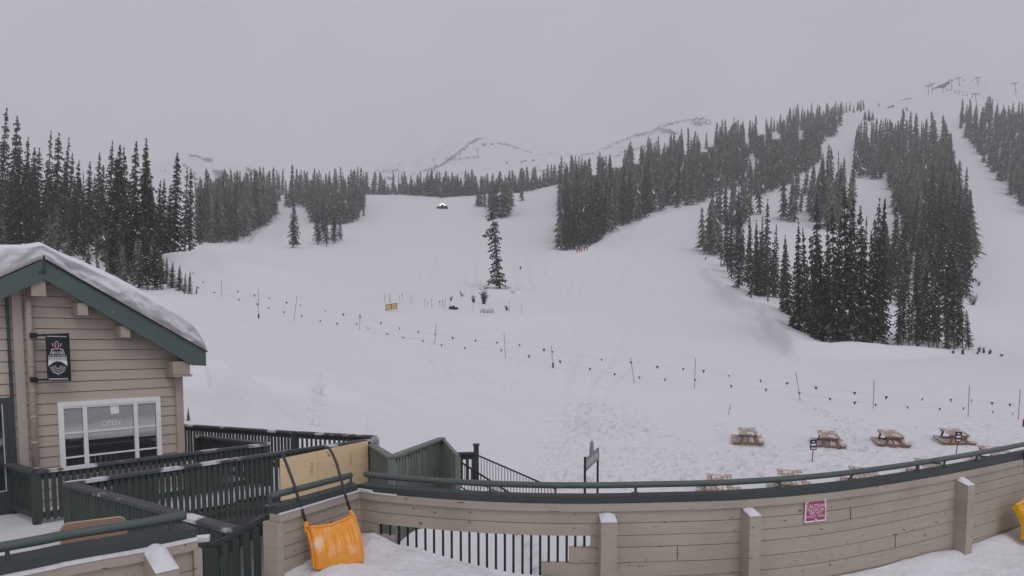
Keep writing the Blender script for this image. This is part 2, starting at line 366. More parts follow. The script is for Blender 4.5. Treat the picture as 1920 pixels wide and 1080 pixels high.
def build_ground():
    Ynear = np.concatenate([np.arange(4.0, 14.0, 0.5), np.arange(14.0, 46.0, 0.075)])
    Yfar = np.exp(np.arange(math.log(46.0), math.log(880), 0.0105))
    Y = np.concatenate([Ynear, Yfar]); u = np.arange(-1.02, 1.021, 0.0030)
    UU, YY = np.meshgrid(u, Y); X = UU*YY; Z = H(X, YY)
    Z += fbm(X*1.3, YY*1.3, 2, 21)*0.05*np.clip((60-YY)/20, 0, 1)
    # pressed footprints
    for (px, py, a, l, w, d) in PRINTS:
        i0, i1 = np.searchsorted(Y, py-0.5), np.searchsorted(Y, py+0.5)
        uu = px/py; j0, j1 = np.searchsorted(u, uu-0.6/py), np.searchsorted(u, uu+0.6/py)
        if i1 <= i0 or j1 <= j0: continue
        dx = X[i0:i1,j0:j1]-px; dy = YY[i0:i1,j0:j1]-py
        p = (dx*math.cos(a)+dy*math.sin(a))/l; q = (-dx*math.sin(a)+dy*math.cos(a))/w
        r2 = p*p+q*q
        Z[i0:i1,j0:j1] += -2.3*d*np.exp(-r2*1.2) + 0.35*d*np.exp(-(np.sqrt(r2)-1.7)**2*4)
    # drifts, banks, cat-track edges and ski tracks (photo polyline, half width m, height m)
    def along(pts, w, h, skew=0.0):
        W3 = [hit(*p) for p in pts]; W3 = [p for p in W3 if p]
        best = np.full(X.shape, 1e9); sgn = np.zeros(X.shape); tt = np.zeros(X.shape); n = len(W3)-1
        y0, y1 = min(p.y for p in W3)-4*w-2, max(p.y for p in W3)+4*w+2
        i0, i1 = np.searchsorted(Y, y0), np.searchsorted(Y, y1); XX, Y2 = X[i0:i1], YY[i0:i1]
        best = np.full(XX.shape, 1e9); sgn = np.zeros(XX.shape); tt = np.zeros(XX.shape)
        for k, (a, b) in enumerate(zip(W3, W3[1:])):
            dx, dy = b.x-a.x, b.y-a.y; L2 = dx*dx+dy*dy
            t = np.clip(((XX-a.x)*dx+(Y2-a.y)*dy)/L2, 0, 1); ex, ey = XX-a.x-t*dx, Y2-a.y-t*dy; d = np.hypot(ex, ey)
            m = d < best; best = np.where(m, d, best); sgn = np.where(m, np.sign(dx*ey-dy*ex), sgn); tt = np.where(m, (k+t)/n, tt)
        sd_ = best*sgn; wv = w*(1+.3*np.sin(XX*.7+Y2*.3))
        prof = np.exp(-(sd_/wv)**2) if skew == 0 else np.where(sd_*skew > 0, np.exp(-(sd_/(wv*.35))**2), np.exp(-(sd_/(wv*1.8))**2))
        Z[i0:i1] += h*prof*np.clip(np.minimum(tt, 1-tt)*6, 0, 1)
    along([(345,478),(400,492),(470,512),(560,524),(640,530)], 3.5, 1.3, 1)
    along([(700,592),(800,597),(880,602),(960,603),(1060,594),(1180,570)], 1.4, .55, 1)
    along([(1305,480),(1335,525),(1390,572),(1436,588),(1452,625),(1490,660),(1560,668),(1700,668),(1830,664)], 2.0, 1.3, -1)
    along([(1300,492),(1325,535),(1385,585),(1425,600),(1440,640),(1480,672),(1560,678)], 1.2, -.6)
    along([(340,722),(375,706),(420,712),(462,738),(500,772),(540,795)], .7, .75, 1)
    along([(340,748),(400,768),(470,778),(530,792)], .5, .6, 1)
    along([(960,505),(1030,498),(1085,480),(1140,446),(1210,415),(1300,388)], 2.6, 1.0, 1)
    along([(380,470),(430,468),(480,446),(530,410),(600,470)], 2.5, .9, 1)
    along([(880,552),(925,553),(965,556)], 4.0, .9)
    for off in (0, 7, 30, 36, 70, 78):
        along([(560+off*3,640),(640+off*2.6,700),(760+off*2,745),(900+off*1.5,800)], .16, -.10)
        along([(1260-off*2,560),(1230-off*2,620),(1190-off*1.6,680),(1120-off,760)], .2, -.10)
    for off in (0, 12, 60, 75, 130, 150):
        along([(860+off*.4,385),(820+off,440),(790+off*1.3,500),(760+off*1.6,560)], .55, -.28)
        along([(1290-off*.5,400),(1240-off*.8,460),(1220-off,520),(1210-off*1.1,580)], .5, -.25)
    nr, nc = X.shape
    V = np.stack([X, YY, Z], -1).reshape(-1, 3)
    i = np.arange(nr-1)[:,None]*nc + np.arange(nc-1)[None,:]
    Fq = np.stack([i, i+1, i+nc+1, i+nc], -1).reshape(-1)
    me = bpy.data.meshes.new('snow_slope'); n = (nr-1)*(nc-1)
    me.vertices.add(len(V)); me.vertices.foreach_set('co', V.ravel().astype(np.float32))
    me.loops.add(4*n); me.loops.foreach_set('vertex_index', Fq.astype(np.int32))
    me.polygons.add(n); me.polygons.foreach_set('loop_start', np.arange(0, 4*n, 4, dtype=np.int32))
    me.polygons.foreach_set('use_smooth', np.ones(n, dtype=bool))
    me.update(calc_edges=True); me.validate()
    me.materials.append(M['slope'])
    o = link_mesh('snow_slope', me); o['kind'] = 'structure'
def slope_material():
    m, t, b = nt('slope_snow'); N, L = t.nodes, t.links
    b.inputs['Base Color'].default_value = SN+(1,); b.inputs['Roughness'].default_value = 0.85; b.inputs['Specular IOR Level'].default_value = 0.15
    tc = N.new('ShaderNodeTexCoord')
    def noise(scale, det, st=None):
        n = N.new('ShaderNodeTexNoise'); n.inputs['Scale'].default_value = scale; n.inputs['Detail'].default_value = det
        v = tc.outputs['Object']
        if st:
            mp = N.new('ShaderNodeMapping'); mp.inputs['Scale'].default_value = st; mp.inputs['Rotation'].default_value = (0,0,R(-18))
            L.new(v, mp.inputs['Vector']); v = mp.outputs['Vector']
        L.new(v, n.inputs['Vector']); return n.outputs['Fac']
    a = noise(0.35, 6); c = noise(1.0, 5, (0.05, 0.9, 0.05)); d = noise(6.0, 4)
    m1 = N.new('ShaderNodeMath'); m1.operation = 'MULTIPLY_ADD'; m1.inputs[1].default_value = 0.28
    L.new(c, m1.inputs[0]); 
    m2 = N.new('ShaderNodeMath'); m2.operation = 'MULTIPLY_ADD'; m2.inputs[1].default_value = 0.10; m2.inputs[2].default_value = 0
    L.new(d, m2.inputs[0])
    m3 = N.new('ShaderNodeMath'); m3.operation = 'MULTIPLY_ADD'; m3.inputs[1].default_value = 0.35
    L.new(a, m3.inputs[0]); L.new(m2.outputs[0], m3.inputs[2]); L.new(m3.outputs[0], m1.inputs[2])
    bp = N.new('ShaderNodeBump'); bp.inputs['Distance'].default_value = 0.5; bp.inputs['Strength'].default_value = 0.8
    L.new(m1.outputs[0], bp.inputs['Height']); L.new(bp.outputs['Normal'], b.inputs['Normal'])
    return m
M['slope'] = slope_material()
build_ground()
SKY_TINT = (1.0, 0.977, 1.09); SKY_STR = 0.10; SUN_STR = 0.5; EXPO = 0.0; HAZE = 0.00056; HAZE_COL = (0.96,0.96,0.97); HZ_TOP = 760.0; VB = 1; CLOUD = 0.85; CLOUD_V = 5.85
# ------------------------------------------------------------------ far mountains
def mountain():
    ridge = [(-600,420),(0,395),(200,350),(290,318),(340,292),(375,284),(420,300),(480,322),(560,345),(680,335),(740,308),(800,290),(850,268),(905,248),(945,262),(990,275),(1040,283),(1100,282),(1150,268),(1200,250),(1250,232),(1300,221),(1335,218),(1355,235),(1400,262),(1500,300),(1700,330),(2500,380)]
    rx = np.array([(p[0]-960)/F for p in ridge]); ry = np.array([p[1] for p in ridge], float)
    u = np.linspace(-1.2, 1.2, 420); v = np.linspace(0, 1, 90)
    ye = np.interp(u, rx, ry)
    ye = np.convolve(np.pad(ye, 4, mode='edge'), np.ones(9)/9, mode='valid')
    Yr = 1750 + 180*np.sin(u*5+1.0)
    rows_z, X, Y = [], [], []
    for k in v:
        if k <= 0.8:
            t = k/0.8; Yk = 820 + (Yr-820)*t
            zr = np.array([zy(e, q) for e, q in zip(ye, Yr)])
            z0 = np.full_like(u, zy(430, 820))
            z = z0 + (zr-z0)*(t**1.15)
        else:
            t = (k-0.8)/0.2; Yk = Yr + 700*t; z = zr*(1-0.6*t)
        X.append(u*Yk); Y.append(Yk); rows_z.append(z)
    X = np.array(X); Y = np.array(Y); Z = np.array(rows_z)
    Z = Z + (fbm(X/170, Y/170, 5, 31)*70*np.clip(v*1.5,0,1)[:,None]*(1-np.abs(np.linspace(-1.25,1,90))[:,None]*0.55))
    global MHIT
    def MHIT(x, y):
        j = int(np.clip(round(((x-960)/F+1.2)/2.4*419), 0, 419)); prev = None
        for i in range(0, 73):
            p = (X[i,j],Y[i,j],Z[i,j]); py = proj(p)[1]
            if prev is not None and py <= y <= prev[1]:
                t = (prev[1]-y)/max(prev[1]-py, 1e-6); q = Vector(prev[0]).lerp(Vector(p), t); q.x = ray(x,y)[0]*q.y; return q
            prev = (p, py)
        return None
    mb = MB(); mb.grid([[ (X[i,j],Y[i,j],Z[i,j]) for j in range(X.shape[1])] for i in range(X.shape[0])])
    m, t, b = nt('rocky_snow'); N, L = t.nodes, t.links
    b.inputs['Roughness'].default_value = 0.9; b.inputs['Specular IOR Level'].default_value = 0.1
    tc = N.new('ShaderNodeTexCoord')
    n1 = N.new('ShaderNodeTexNoise'); n1.inputs['Scale'].default_value = 0.05; n1.inputs['Detail'].default_value = 9; n1.inputs['Roughness'].default_value = 0.68
    n2 = N.new('ShaderNodeTexNoise'); n2.inputs['Scale'].default_value = 0.006; n2.inputs['Detail'].default_value = 4
    mp = N.new('ShaderNodeMapping'); mp.inputs['Rotation'].default_value = (0, R(-35), 0); mp.inputs['Scale'].default_value = (0.5, 0.5, 1.4)
    L.new(tc.outputs['Object'], mp.inputs['Vector']); L.new(mp.outputs['Vector'], n1.inputs['Vector']); L.new(tc.outputs['Object'], n2.inputs['Vector'])
    ad = N.new('ShaderNodeMath'); ad.operation = 'ADD'; L.new(n1.outputs['Fac'], ad.inputs[0]); L.new(n2.outputs['Fac'], ad.inputs[1])
    rp = N.new('ShaderNodeValToRGB'); rp.color_ramp.elements[0].position = 0.585; rp.color_ramp.elements[1].position = 0.61
    hv = N.new('ShaderNodeMath'); hv.operation = 'MULTIPLY'; hv.inputs[1].default_value = 0.5; L.new(ad.outputs[0], hv.inputs[0])
    L.new(hv.outputs[0], rp.inputs['Fac'])
    mx = N.new('ShaderNodeMix'); mx.data_type = 'RGBA'; mx.inputs[6].default_value = SN+(1,); mx.inputs[7].default_value = (0.045,0.042,0.042,1)
    L.new(rp.outputs['Color'], mx.inputs[0]); L.new(mx.outputs[2], b.inputs['Base Color'])
    o = build('mountain', mb, m, smooth=True); o['kind'] = 'structure'
mountain()
# dark rock outcrops following the ridges
rk = random.Random(51); mb = MB()
def rocks(pts, n, spread, s0, s1):
    segs = list(zip(pts, pts[1:]))
    for _ in range(int(n*1.6)):
        (xa, ya), (xb, yb) = rk.choice(segs); t = rk.random(); x = xa+(xb-xa)*t+rk.gauss(0, spread); y = ya+(yb-ya)*t+rk.gauss(0, spread*.6)+1.5
        p = MHIT(x, y)
        if p is None: continue
        s = rk.uniform(s0, s1)*p.y/F; a = math.atan2(-(yb-ya), xb-xa)+rk.gauss(0, .3); ca, sa = math.cos(a), math.sin(a); k = 7; ring = []
        for i in range(k):
            th = 6.283*i/k; r = rk.uniform(.6, 1.2); u, v = 1.7*s*r*math.cos(th), .55*s*r*math.sin(th)
            ring.append(p+Vector((u*ca-v*sa, rk.uniform(-.3,.3)*s, u*sa+v*ca)))
        mb.add(ring+[p+Vector((0,-1.2*s-3,.3*s)), p+Vector((0,14,0))], [(i,(i+1)%k,k) for i in range(k)]+[((i+1)%k,i,k+1) for i in range(k)])
rocks([(913,249),(884,266),(859,286),(839,302),(818,313),(797,320)], 130, 2.4, .7, 2.6)
rocks([(931,267),(957,271),(982,280)], 40, 1.2, .5, 1.4)
rocks([(982,280),(1008,290),(1045,284),(1099,275),(1154,266),(1187,253)], 70, .8, .5, 1.2)
rocks([(1187,253),(1219,246),(1241,235),(1278,225),(1318,221),(1358,238)], 70, 2.0, .6, 1.9)
rocks([(1241,241),(1255,246),(1267,250)], 25, 4, .8, 2.2); rocks([(1300,232),(1320,228),(1345,236)], 30, 4, .7, 2.0); rocks([(1025,276),(1055,276)], 28, 3.5, .6, 1.6)
rocks([(837,298),(870,296),(899,293)], 40, 2, .6, 1.6); rocks([(905,270),(922,268)], 10, 2, .8, 2.0)
rocks([(700,318),(735,320),(757,322)], 30, 3.5, .6, 1.8); rocks([(812,320),(838,336)], 18, 5, .7, 2.2); rocks([(720,310),(780,300),(850,270)], 22, 6, .5, 1.4)
rocks([(292,311),(314,321)], 20, 3, .9, 2.2); rocks([(350,288),(394,299)], 30, 2, .8, 2.0); rocks([(406,320),(420,330),(435,341)], 50, 4, 1.0, 2.8); rocks([(344,305),(360,325),(373,347)], 40, 4, .9, 2.4); rocks([(465,316),(490,326)], 30, 3, 1.0, 2.6); rocks([(1060,290),(1120,285)], 18, 4, .5, 1.3)
o = build('rock_outcrops', mb, mat('dark_rock', (0.035,0.033,0.032), 0.9, 0.3, 0.2)); tag(o, 'scattered dark rock outcrops along the far mountain ridges', 'rocks', None, 'stuff')

# ------------------------------------------------------------------ spruce trees
def spruce_mesh(seed, h=15.0, rad=1.5, snow=0.12, z0=0.06, whorls=34, per=8, gaps=0.12, lop=0.0, club=0.0, colm=False):
    rg = random.Random(seed); mb = MB()
    for k in range(whorls):
        t = k/(whorls-1); z = h*(z0+(0.985-z0)*(t**0.92))
        prof = (1-t)**0.8*(0.75+0.25*math.sin(min(1,(t)*6)*PI/2)) + 0.035
        if colm: prof = (.66+.16*math.sin(t*11+1)+.10*math.sin(t*23))*(1-.15*t)*min(1, (1-t)*7) + .04
        if club: prof += club*math.exp(-((t-0.93)/0.05)**2)
        rw = rad*prof*rg.uniform(0.72,1.18)
        n = max(4, int(per*(0.6+0.5*(1-t))))
        a0 = rg.uniform(0, 6.28)
        for b in range(n):
            if rg.random() < gaps: continue
            a = a0 + 6.283*b/n + rg.uniform(-.3,.3)
            L = rw*rg.uniform(0.6,1.2)*(1+lop*math.cos(a)) + 0.05
            dr = rg.uniform(0.35,0.7)*(1-0.5*t); zz = z + rg.uniform(-.2,.2)
            ca, sa = math.cos(a), math.sin(a)
            wd = (0.16+0.28*L*0.55)*rg.uniform(.8,1.2)
            def pt(r, s, dz): return (ca*r - sa*s, sa*r + ca*s, zz - dr*r*(0.55+0.45*r/max(L,0.01)) + dz)
            m = 3
            for q in range(m):
                r0, r1 = L*q/m*0.9, L*(q+1)/m
                w0 = wd*(1-0.55*q/m)
                f = rg.uniform(.7,1.25)
                tip = 2 if q == m-1 and rg.random() < .7 else 0
                mb.add([pt(r0,0,0.03), pt(r0+0.2*L, w0*f, -0.10-0.05*rg.random()), pt(r1, 0.04*rg.uniform(-1,1), -0.02)], [(0,1,2)], tip)
                f = rg.uniform(.7,1.25)
                mb.add([pt(r0,0,0.03), pt(r1, 0.04*rg.uniform(-1,1), -0.02), pt(r0+0.2*L, -w0*f, -0.10-0.05*rg.random())], [(0,1,2)], tip)
                mb.add([pt(r0,0.02,0.0), pt(r1,0,-.02), pt((r0+r1)/2, rg.uniform(-.06,.06), -0.22-0.25*rg.random())], [(0,1,2)])
            if rg.random() < snow:
                r0 = L*rg.uniform(.2,.65); r1 = r0+L*rg.uniform(.15,.35); w = wd*rg.uniform(.3,.6)
                mb.add([pt(r0,-w*.6,.06), pt(r1,-w*.4,.02), pt(r1+.03,w*.4,.02), pt(r0,w*.6,.06), pt((r0+r1)/2,0,.15)], [(0,1,4),(1,2,4),(2,3,4),(3,0,4)], 1)
    # leader
    mb.add([(-.05,0,h*.95),(.05,0,h*.95),(0,.05,h*.95),(0,0,h*1.01)], [(0,1,3),(1,2,3),(2,0,3)])
    me = bpy.data.meshes.new('crown'); me.from_pydata(mb.v, [], mb.f); me.materials.append(M['needles']); me.materials.append(M['snow_rough']); me.materials.append(M['needle_tips'])
    me.polygons.foreach_set('material_index', mb.m); me.update()
    tb = MB(); r = 0.011*h
    tb.tube([(0,0,-0.6),(0,0,h*.25),(0.02,0,h*.6),(0,0,h*.97)], r, 7, 0, r*0.15)
    tm = bpy.data.meshes.new('trunk'); tm.from_pydata(tb.v, [], tb.f); tm.materials.append(M['bark']); tm.update()
    return me, tm
VAR = [spruce_mesh(101, rad=1.55, snow=.08), spruce_mesh(102, rad=1.3, snow=.12, whorls=36), spruce_mesh(103, rad=1.75, snow=.06),
       spruce_mesh(104, rad=1.15, snow=.14, gaps=.22), spruce_mesh(105, rad=1.4, snow=.18, gaps=.2, z0=.1), spruce_mesh(106, rad=1.05, snow=.10, gaps=.16, club=.08)]
EDGE = [spruce_mesh(131, rad=1.5, snow=.2, z0=.16, gaps=.2, whorls=30), spruce_mesh(132, rad=1.35, snow=.25, z0=.13, gaps=.28, whorls=28, lop=.25)]
SPARSE = [spruce_mesh(121, rad=1.15, snow=.22, gaps=.38, z0=.12, whorls=28), spruce_mesh(122, rad=1.0, snow=.2, gaps=.42, z0=.16, whorls=26)]
BROAD = [spruce_mesh(141, rad=2.3, snow=.12, whorls=26, per=10, z0=.12, gaps=.05), spruce_mesh(142, rad=2.1, snow=.18, whorls=22, per=9, z0=.14, gaps=.1)]
LONE = spruce_mesh(161, h=15, rad=1.35, snow=.6, whorls=36, per=8, gaps=.30, lop=-0.3, z0=.07, colm=True)
def tree_obj(meshes, base, top, label, group=None, wid=1.0, name='spruce_tree', rz=None, h0=15.0, cat='tree'):
    base = Vector(base); ax = Vector(top)-base; h = ax.length
    o = bpy.data.objects.new(name, None); COL.objects.link(o); tag(o, label, cat, group)
    q = Vector((0,0,1)).rotation_difference(ax) @ Quaternion((0,0,1), rz if rz is not None else random.uniform(0,6.28))
    s = h/h0
    o.rotation_mode = 'QUATERNION'; o.location = base; o.rotation_quaternion = q; o.scale = (s*wid, s*wid, s); o.empty_display_size = .2
    c = link_mesh('crown', meshes[0], o); t = link_mesh('trunk', meshes[1], o)
    return o

trng = random.Random(77)
TREES = []    # (pixel height, base, top, wid, stand key, variant)
def pixtree(xb, yb, xt, yt, key, var=None, wid=1.0, Y=None):
    b = hit(xb, yb) if Y is None else None
    if Y is not None:
        b = P(xb, yb, Y); b.z = float(H(b.x, b.y))
    if b is None: return
    t = P(xt, yt, b.y); TREES.append((yb-yt, b, t, wid, key, var))
def stand(poly, n, hm, key, dmin, hs=0.22, wid=(0.85,1.15), vars=None, lean=0.0):
    pts = []; xs = [p[0] for p in poly]; ys = [p[1] for p in poly]; k = 0
    while len(pts) < n and k < n*40:
        k += 1; x, y = trng.uniform(min(xs), max(xs)), trng.uniform(min(ys), max(ys))
        if not inpoly(x, y, poly): continue
        if any((x-a)**2+((y-b)*1.3)**2 < dmin*dmin for a, b in pts): continue
        b = hit(x, y)
        if b is None: continue
        pts.append((x, y))
        h = hm*math.exp(trng.gauss(-.04, hs*1.35)); h = min(h, hm*1.45)
        t = b + Vector((h*(lean+trng.gauss(0,.034)), 0, h))
        TREES.append((abs(proj(b)[1]-proj(t)[1]), b, t, trng.uniform(*wid)*(hm/h)**.35*(.45 if trng.random() < .04 else 1), key, trng.choice(vars) if vars else None))

# left foreground stand: skyline trees measured one by one
for xb, yb, xt, yt in [(-6,452,13,201),(18,455,33,215),(30,450,38,255),(44,452,53,256),(57,448,65,276),(66,446,74,277),(84,462,96,244),(102,455,111,249),(118,450,129,258),(128,452,136,286),(142,455,148,299),
   (163,462,169,302),(180,458,187,283),(190,455,194,308),(202,476,211,264),(214,470,219,305),(224,480,228,314),(246,492,256,261),(267,498,274,259),(296,478,301,338),(306,480,308,333),(326,478,333,283),(346,474,351,313),(356,473,358,314),(279,470,283,330),(316,476,320,345)]:
    pixtree(xb, yb, xt, yt, 'left', trng.choice(['v','v','v','s']), trng.uniform(1.1,1.4))
stand([(-60,440),(-60,475),(120,480),(240,520),(300,500),(310,470),(200,445),(100,430)], 70, 10.5, 'left', 7.5, .3, lean=0.03, wid=(1.0,1.4))
stand([(-40,420),(120,430),(290,455),(300,430),(200,415),(-40,395)], 60, 12.0, 'left', 7, .25, wid=(1.1,1.4))
stand([(195,495),(300,498),(312,540),(290,548),(225,530)], 24, 5.0, 'left', 7, .3, wid=(1.3,1.7))
stand([(80,470),(240,505),(290,540),(240,545),(60,490)], 16, 4.5, 'left', 8, .3)
for xb, yb, xt, yt in [(322,540,324,490),(336,545,337,497),(346,550,348,512),(355,551,357,508),(368,551,369,534),(312,530,313,482)]:
    pixtree(xb, yb, xt, yt, 'sapling', None, 1.1)
# left middle stand
stand([(372,460),(440,455),(478,436),(508,415),(522,398),(500,385),(420,395),(372,412)], 140, 14.0, 'leftmid', 6, .16)
stand([(372,412),(500,385),(530,378),(530,362),(420,368),(368,385)], 80, 12.0, 'leftmid', 6, .2)
for xb, yb, xt, yt, w in [(551,465,551,374,1.3)]:
    pixtree(xb, yb, xt, yt, 'cone', 'b', 1.0)
for xb, yb, xt, yt in [(596,458,595,388),(612,462,612,400),(627,456,626,395),(638,452,637,402),(606,448,605,372)]:
    pixtree(xb, yb, xt, yt, 'cluster', 'b', .85)
stand([(528,395),(560,388),(575,402),(588,420),(640,424),(668,416),(684,388),(684,368),(650,362),(560,366)], 120, 13.0, 'midleft', 5.5, .16)
for xb, yb, xt, yt in [(655,417,655,352),(668,412,668,358),(672,408,673,368),(682,405,682,374),(645,420,646,345)]:
    pixtree(xb, yb, xt, yt, 'midleft', 'v', .9)
# far skyline strip
stand([(684,366),(760,366),(830,370),(900,366),(980,362),(1050,345),(1055,332),(900,356),(700,356)], 260, 9.5, 'strip', 3.4, .25, wid=(1.3,1.8))
for xb, yb, xt, yt in [(901,388,901,345),(908,388,909,352),(896,386,896,350),(930,404,930,332),(938,408,938,328),(946,407,946,338),(952,402,952,345),(923,398,923,340),(918,392,917,346),(942,400,942,330),(934,396,935,326),(927,404,927,340),(936,405,936,336),(949,404,950,342),(950,395,949,336),(978,377,978,342),(958,388,958,340),(832,370,833,340),(826,372,826,342)]:
    pixtree(xb, yb, xt, yt, 'clump', 'v', 1.4)
# middle band on the hillside
stand([(1048,474),(1075,472),(1105,465),(1155,430),(1205,410),(1240,398),(1200,385),(1120,400),(1050,430)], 90, 15.5, 'band', 7.5, .14)
stand([(1060,440),(1120,410),(1240,398),(1318,380),(1340,372),(1400,345),(1400,300),(1250,330),(1120,365),(1050,385)], 240, 13.5, 'band', 6.5, .16)
stand([(1050,385),(1120,365),(1250,330),(1400,300),(1450,322),(1530,283),(1572,250),(1580,222),(1500,232),(1400,252),(1300,288),(1200,312),(1110,338),(1050,350)], 560, 12.0, 'band', 5.3, .2)
stand([(1060,348),(1200,306),(1300,281),(1400,246),(1500,222),(1590,206),(1640,205),(1500,232),(1300,295),(1100,345)], 110, 7.0, 'band', 4, .35)
stand([(1400,345),(1450,325),(1520,290),(1540,300),(1480,345),(1420,372)], 70, 12.5, 'band', 7, .16)
# right slope stands
for xb, yb, xt, yt in [(1318,470,1316,385),(1330,476,1331,378),(1342,478,1342,382),(1352,500,1352,395),(1364,512,1364,400),(1386,552,1382,425),(1372,530,1371,405),(1408,566,1405,400),(1420,560,1418,412),(1440,572,1437,415),(1455,560,1456,420),(1425,402,1418,330),(1470,412,1468,325),(1488,416,1486,330),(1345,455,1344,350),(1360,448,1361,340),(1335,440,1336,345),(1392,420,1392,332),(1378,430,1378,335)]:
    pixtree(xb, yb, xt, yt, 'edge', trng.choice(['e','s','v']), trng.uniform(.95,1.2))
stand([(1318,475),(1345,480),(1400,545),(1445,572),(1480,560),(1440,520),(1400,505),(1380,470),(1330,440)], 20, 11.5, 'edge', 9, .2)
stand([(1340,420),(1400,385),(1420,400),(1370,440)], 10, 12, 'edge', 10, .15)
stand([(1530,430),(1580,440),(1600,400),(1590,340),(1575,330),(1545,350),(1520,400)], 24, 14.5, 'inner', 10, .15)
stand([(1470,420),(1540,395),(1560,340),(1500,360)], 18, 13, 'inner', 10, .15)
for xb, yb, xt, yt, w in [(1515,640,1505,425,1.1),(1540,650,1532,432,1.0),(1590,655,1583,352,1.25),(1622,656,1613,385,1.2),(1655,655,1646,455,1.0),(1500,610,1495,455,1.1),(1478,600,1472,440,1.1),(1568,656,1560,390,1.1),(1640,640,1633,430,1.1),(1608,640,1600,370,1.2),(1555,630,1551,405,1.0),(1528,625,1520,440,1.1)]:
    pixtree(xb, yb, xt, yt, 'front', 'e' if w > 1.15 else 'v', w*.82)
stand([(1462,590),(1482,625),(1520,652),(1600,657),(1668,658),(1668,630),(1620,610),(1540,590)], 22, 11.5, 'front', 13, .28, wid=(.75,1.0))
stand([(1648,455),(1688,478),(1735,555),(1712,600),(1668,575),(1640,510)], 26, 11.5, 'inner', 9, .25)
for xb, yb, xt, yt, w in [(1690,655,1685,470,1.0),(1705,656,1702,475,.9),(1722,655,1718,465,1.0),(1742,655,1737,480,.9),(1758,656,1752,470,1.0),(1775,655,1768,395,1.15),(1790,655,1783,440,1.1),(1805,652,1800,520,1.0),(1750,640,1746,440,1.0)]:
    pixtree(xb, yb, xt, yt, 'slender', 's', w)
stand([(1672,656),(1800,656),(1800,645),(1700,630)], 13, 6, 'slender', 9, .3)
for xb, yb, xt, yt, w in [(1817,655,1812,580,1.0)]:
    pixtree(xb, yb, xt, yt, 'youngright', 'v', 1.1)
stand([(1665,345),(1690,440),(1735,500),(1765,555),(1812,560),(1822,470),(1805,400),(1785,320),(1765,275),(1700,262),(1660,285)], 270, 13.5, 'rightmass', 7.5, .15)
stand([(1602,330),(1650,345),(1690,330),(1700,262),(1660,275),(1640,262),(1605,270)], 80, 12.5, 'rightmass', 6.5, .16)
for xb, yb, xt, yt in [(1800,395,1790,300),(1806,420,1796,320),(1812,440,1805,360),(1826,470,1812,375),(1832,482,1822,400),(1822,500,1810,420),(1815,530,1806,455),(1785,560,1776,440),(1800,558,1790,460),(1772,282,1768,212),(1778,300,1773,228),(1752,262,1746,206)][:12]:
    pixtree(xb, yb, xt, yt, 'rightmass', 'v', 1.1)
stand([(1798,238),(1830,290),(1868,340),(1895,368),(1935,405),(1990,420),(1990,225),(1860,222),(1800,226)], 260, 12.0, 'farright', 6, .18)
for xb, yb, xt, yt in [(1630,229,1629,204),(1622,226,1622,207),(1637,227,1636,209),(1702,208,1698,199),(1672,250,1668,222),(1694,218,1693,202),(1648,200,1648,191),(1578,214,1578,203),(1604,205,1604,198)]:
    pixtree(xb, yb, xt, yt, 'ridge', 'v', 1.6)

LAB = {
 'left': ('tall dark spruce with snow flecks in the stand behind the snowy roof', 'spruces standing behind the lodge roof'),
 'sapling': ('small young spruce on the snow bank right of the roof', 'young spruces beside the lodge roof'),
 'leftmid': ('hazy spruce in the wood left of the groomed run', 'spruces in the wood left of the run'),
 'cluster': ('broad spruce in the five-tree cluster beside the lone cone-shaped one', 'cluster of broad spruces on the run'),
 'midleft': ('grey hazy spruce in the row along the left edge of the run', 'spruces along the left edge of the run'),
 'strip': ('tiny hazy spruce in the strip along the top of the run', 'spruces along the top of the run'),
 'clump': ('hazy spruce in the clump above the tall mid-slope spruce', 'spruces clumped above the mid-slope spruce'),
 'band': ('hazy spruce in the long forest band climbing the middle hillside', 'spruces in the long hillside band'),
 'edge': ('dark spruce at the left edge of the right-hand slope', 'spruces along the left edge of the right slope'),
 'inner': ('dark spruce in the inner clump among snowy clearings on the right slope', 'spruces between the right-hand clearings'),
 'front': ('big dense dark spruce at the front of the right-hand slope', 'big spruces at the foot of the right slope'),
 'slender': ('slender open spruce with snow showing between branches, at the foot of the right slope', 'slender spruces at the foot of the right slope'),
 'rightmass': ('dark spruce in the dense mass beside the narrow right-hand piste', 'spruces massed beside the narrow piste'),
 'farright': ('dark spruce on the hillside beyond the narrow piste at the far right', 'spruces beyond the narrow piste'),
 'ridge': ('small bushy spruce alone on the snowy upper ridge', 'small spruces on the upper ridge'),
}
def star_tree(mb, b, t, wid, rg):
    h = (t-b).length; r = h*0.152*wid; nl = 8
    ax = (t-b)/h
    for k in range(nl):
        q = k/nl; z0 = h*(0.06+0.9*q); rr = r*((1-q)**.68+.05)*rg.uniform(.85,1.15); n = 6; a0 = rg.uniform(0,6.28)
        for j in range(n):
            a = a0+6.283*j/n+rg.uniform(-.2,.2); da = 0.62
            R1 = rr*rg.uniform(.75,1.25); zt = z0-h*0.035*rg.uniform(.5,1.3)
            up = z0+h*0.13
            pa = b+ax*zt+Vector((R1*math.cos(a),R1*math.sin(a),0))
            pb = b+ax*(z0+h*.03)+Vector((.45*rr*math.cos(a-da),.45*rr*math.sin(a-da),0))
            pc = b+ax*(z0+h*.03)+Vector((.45*rr*math.cos(a+da),.45*rr*math.sin(a+da),0))
            pd = b+ax*up
            mb.add([pa,pb,pc,pd], [(0,1,3),(0,3,2)], 1 if rg.random() < .008 else (2 if rg.random() < .3 else 0))
    mb.add([b+Vector((-.14,0,-.5)), b+Vector((.14,0,-.5)), b+Vector((0,.14,-.5)), t], [(0,1,3),(1,2,3),(2,0,3)])
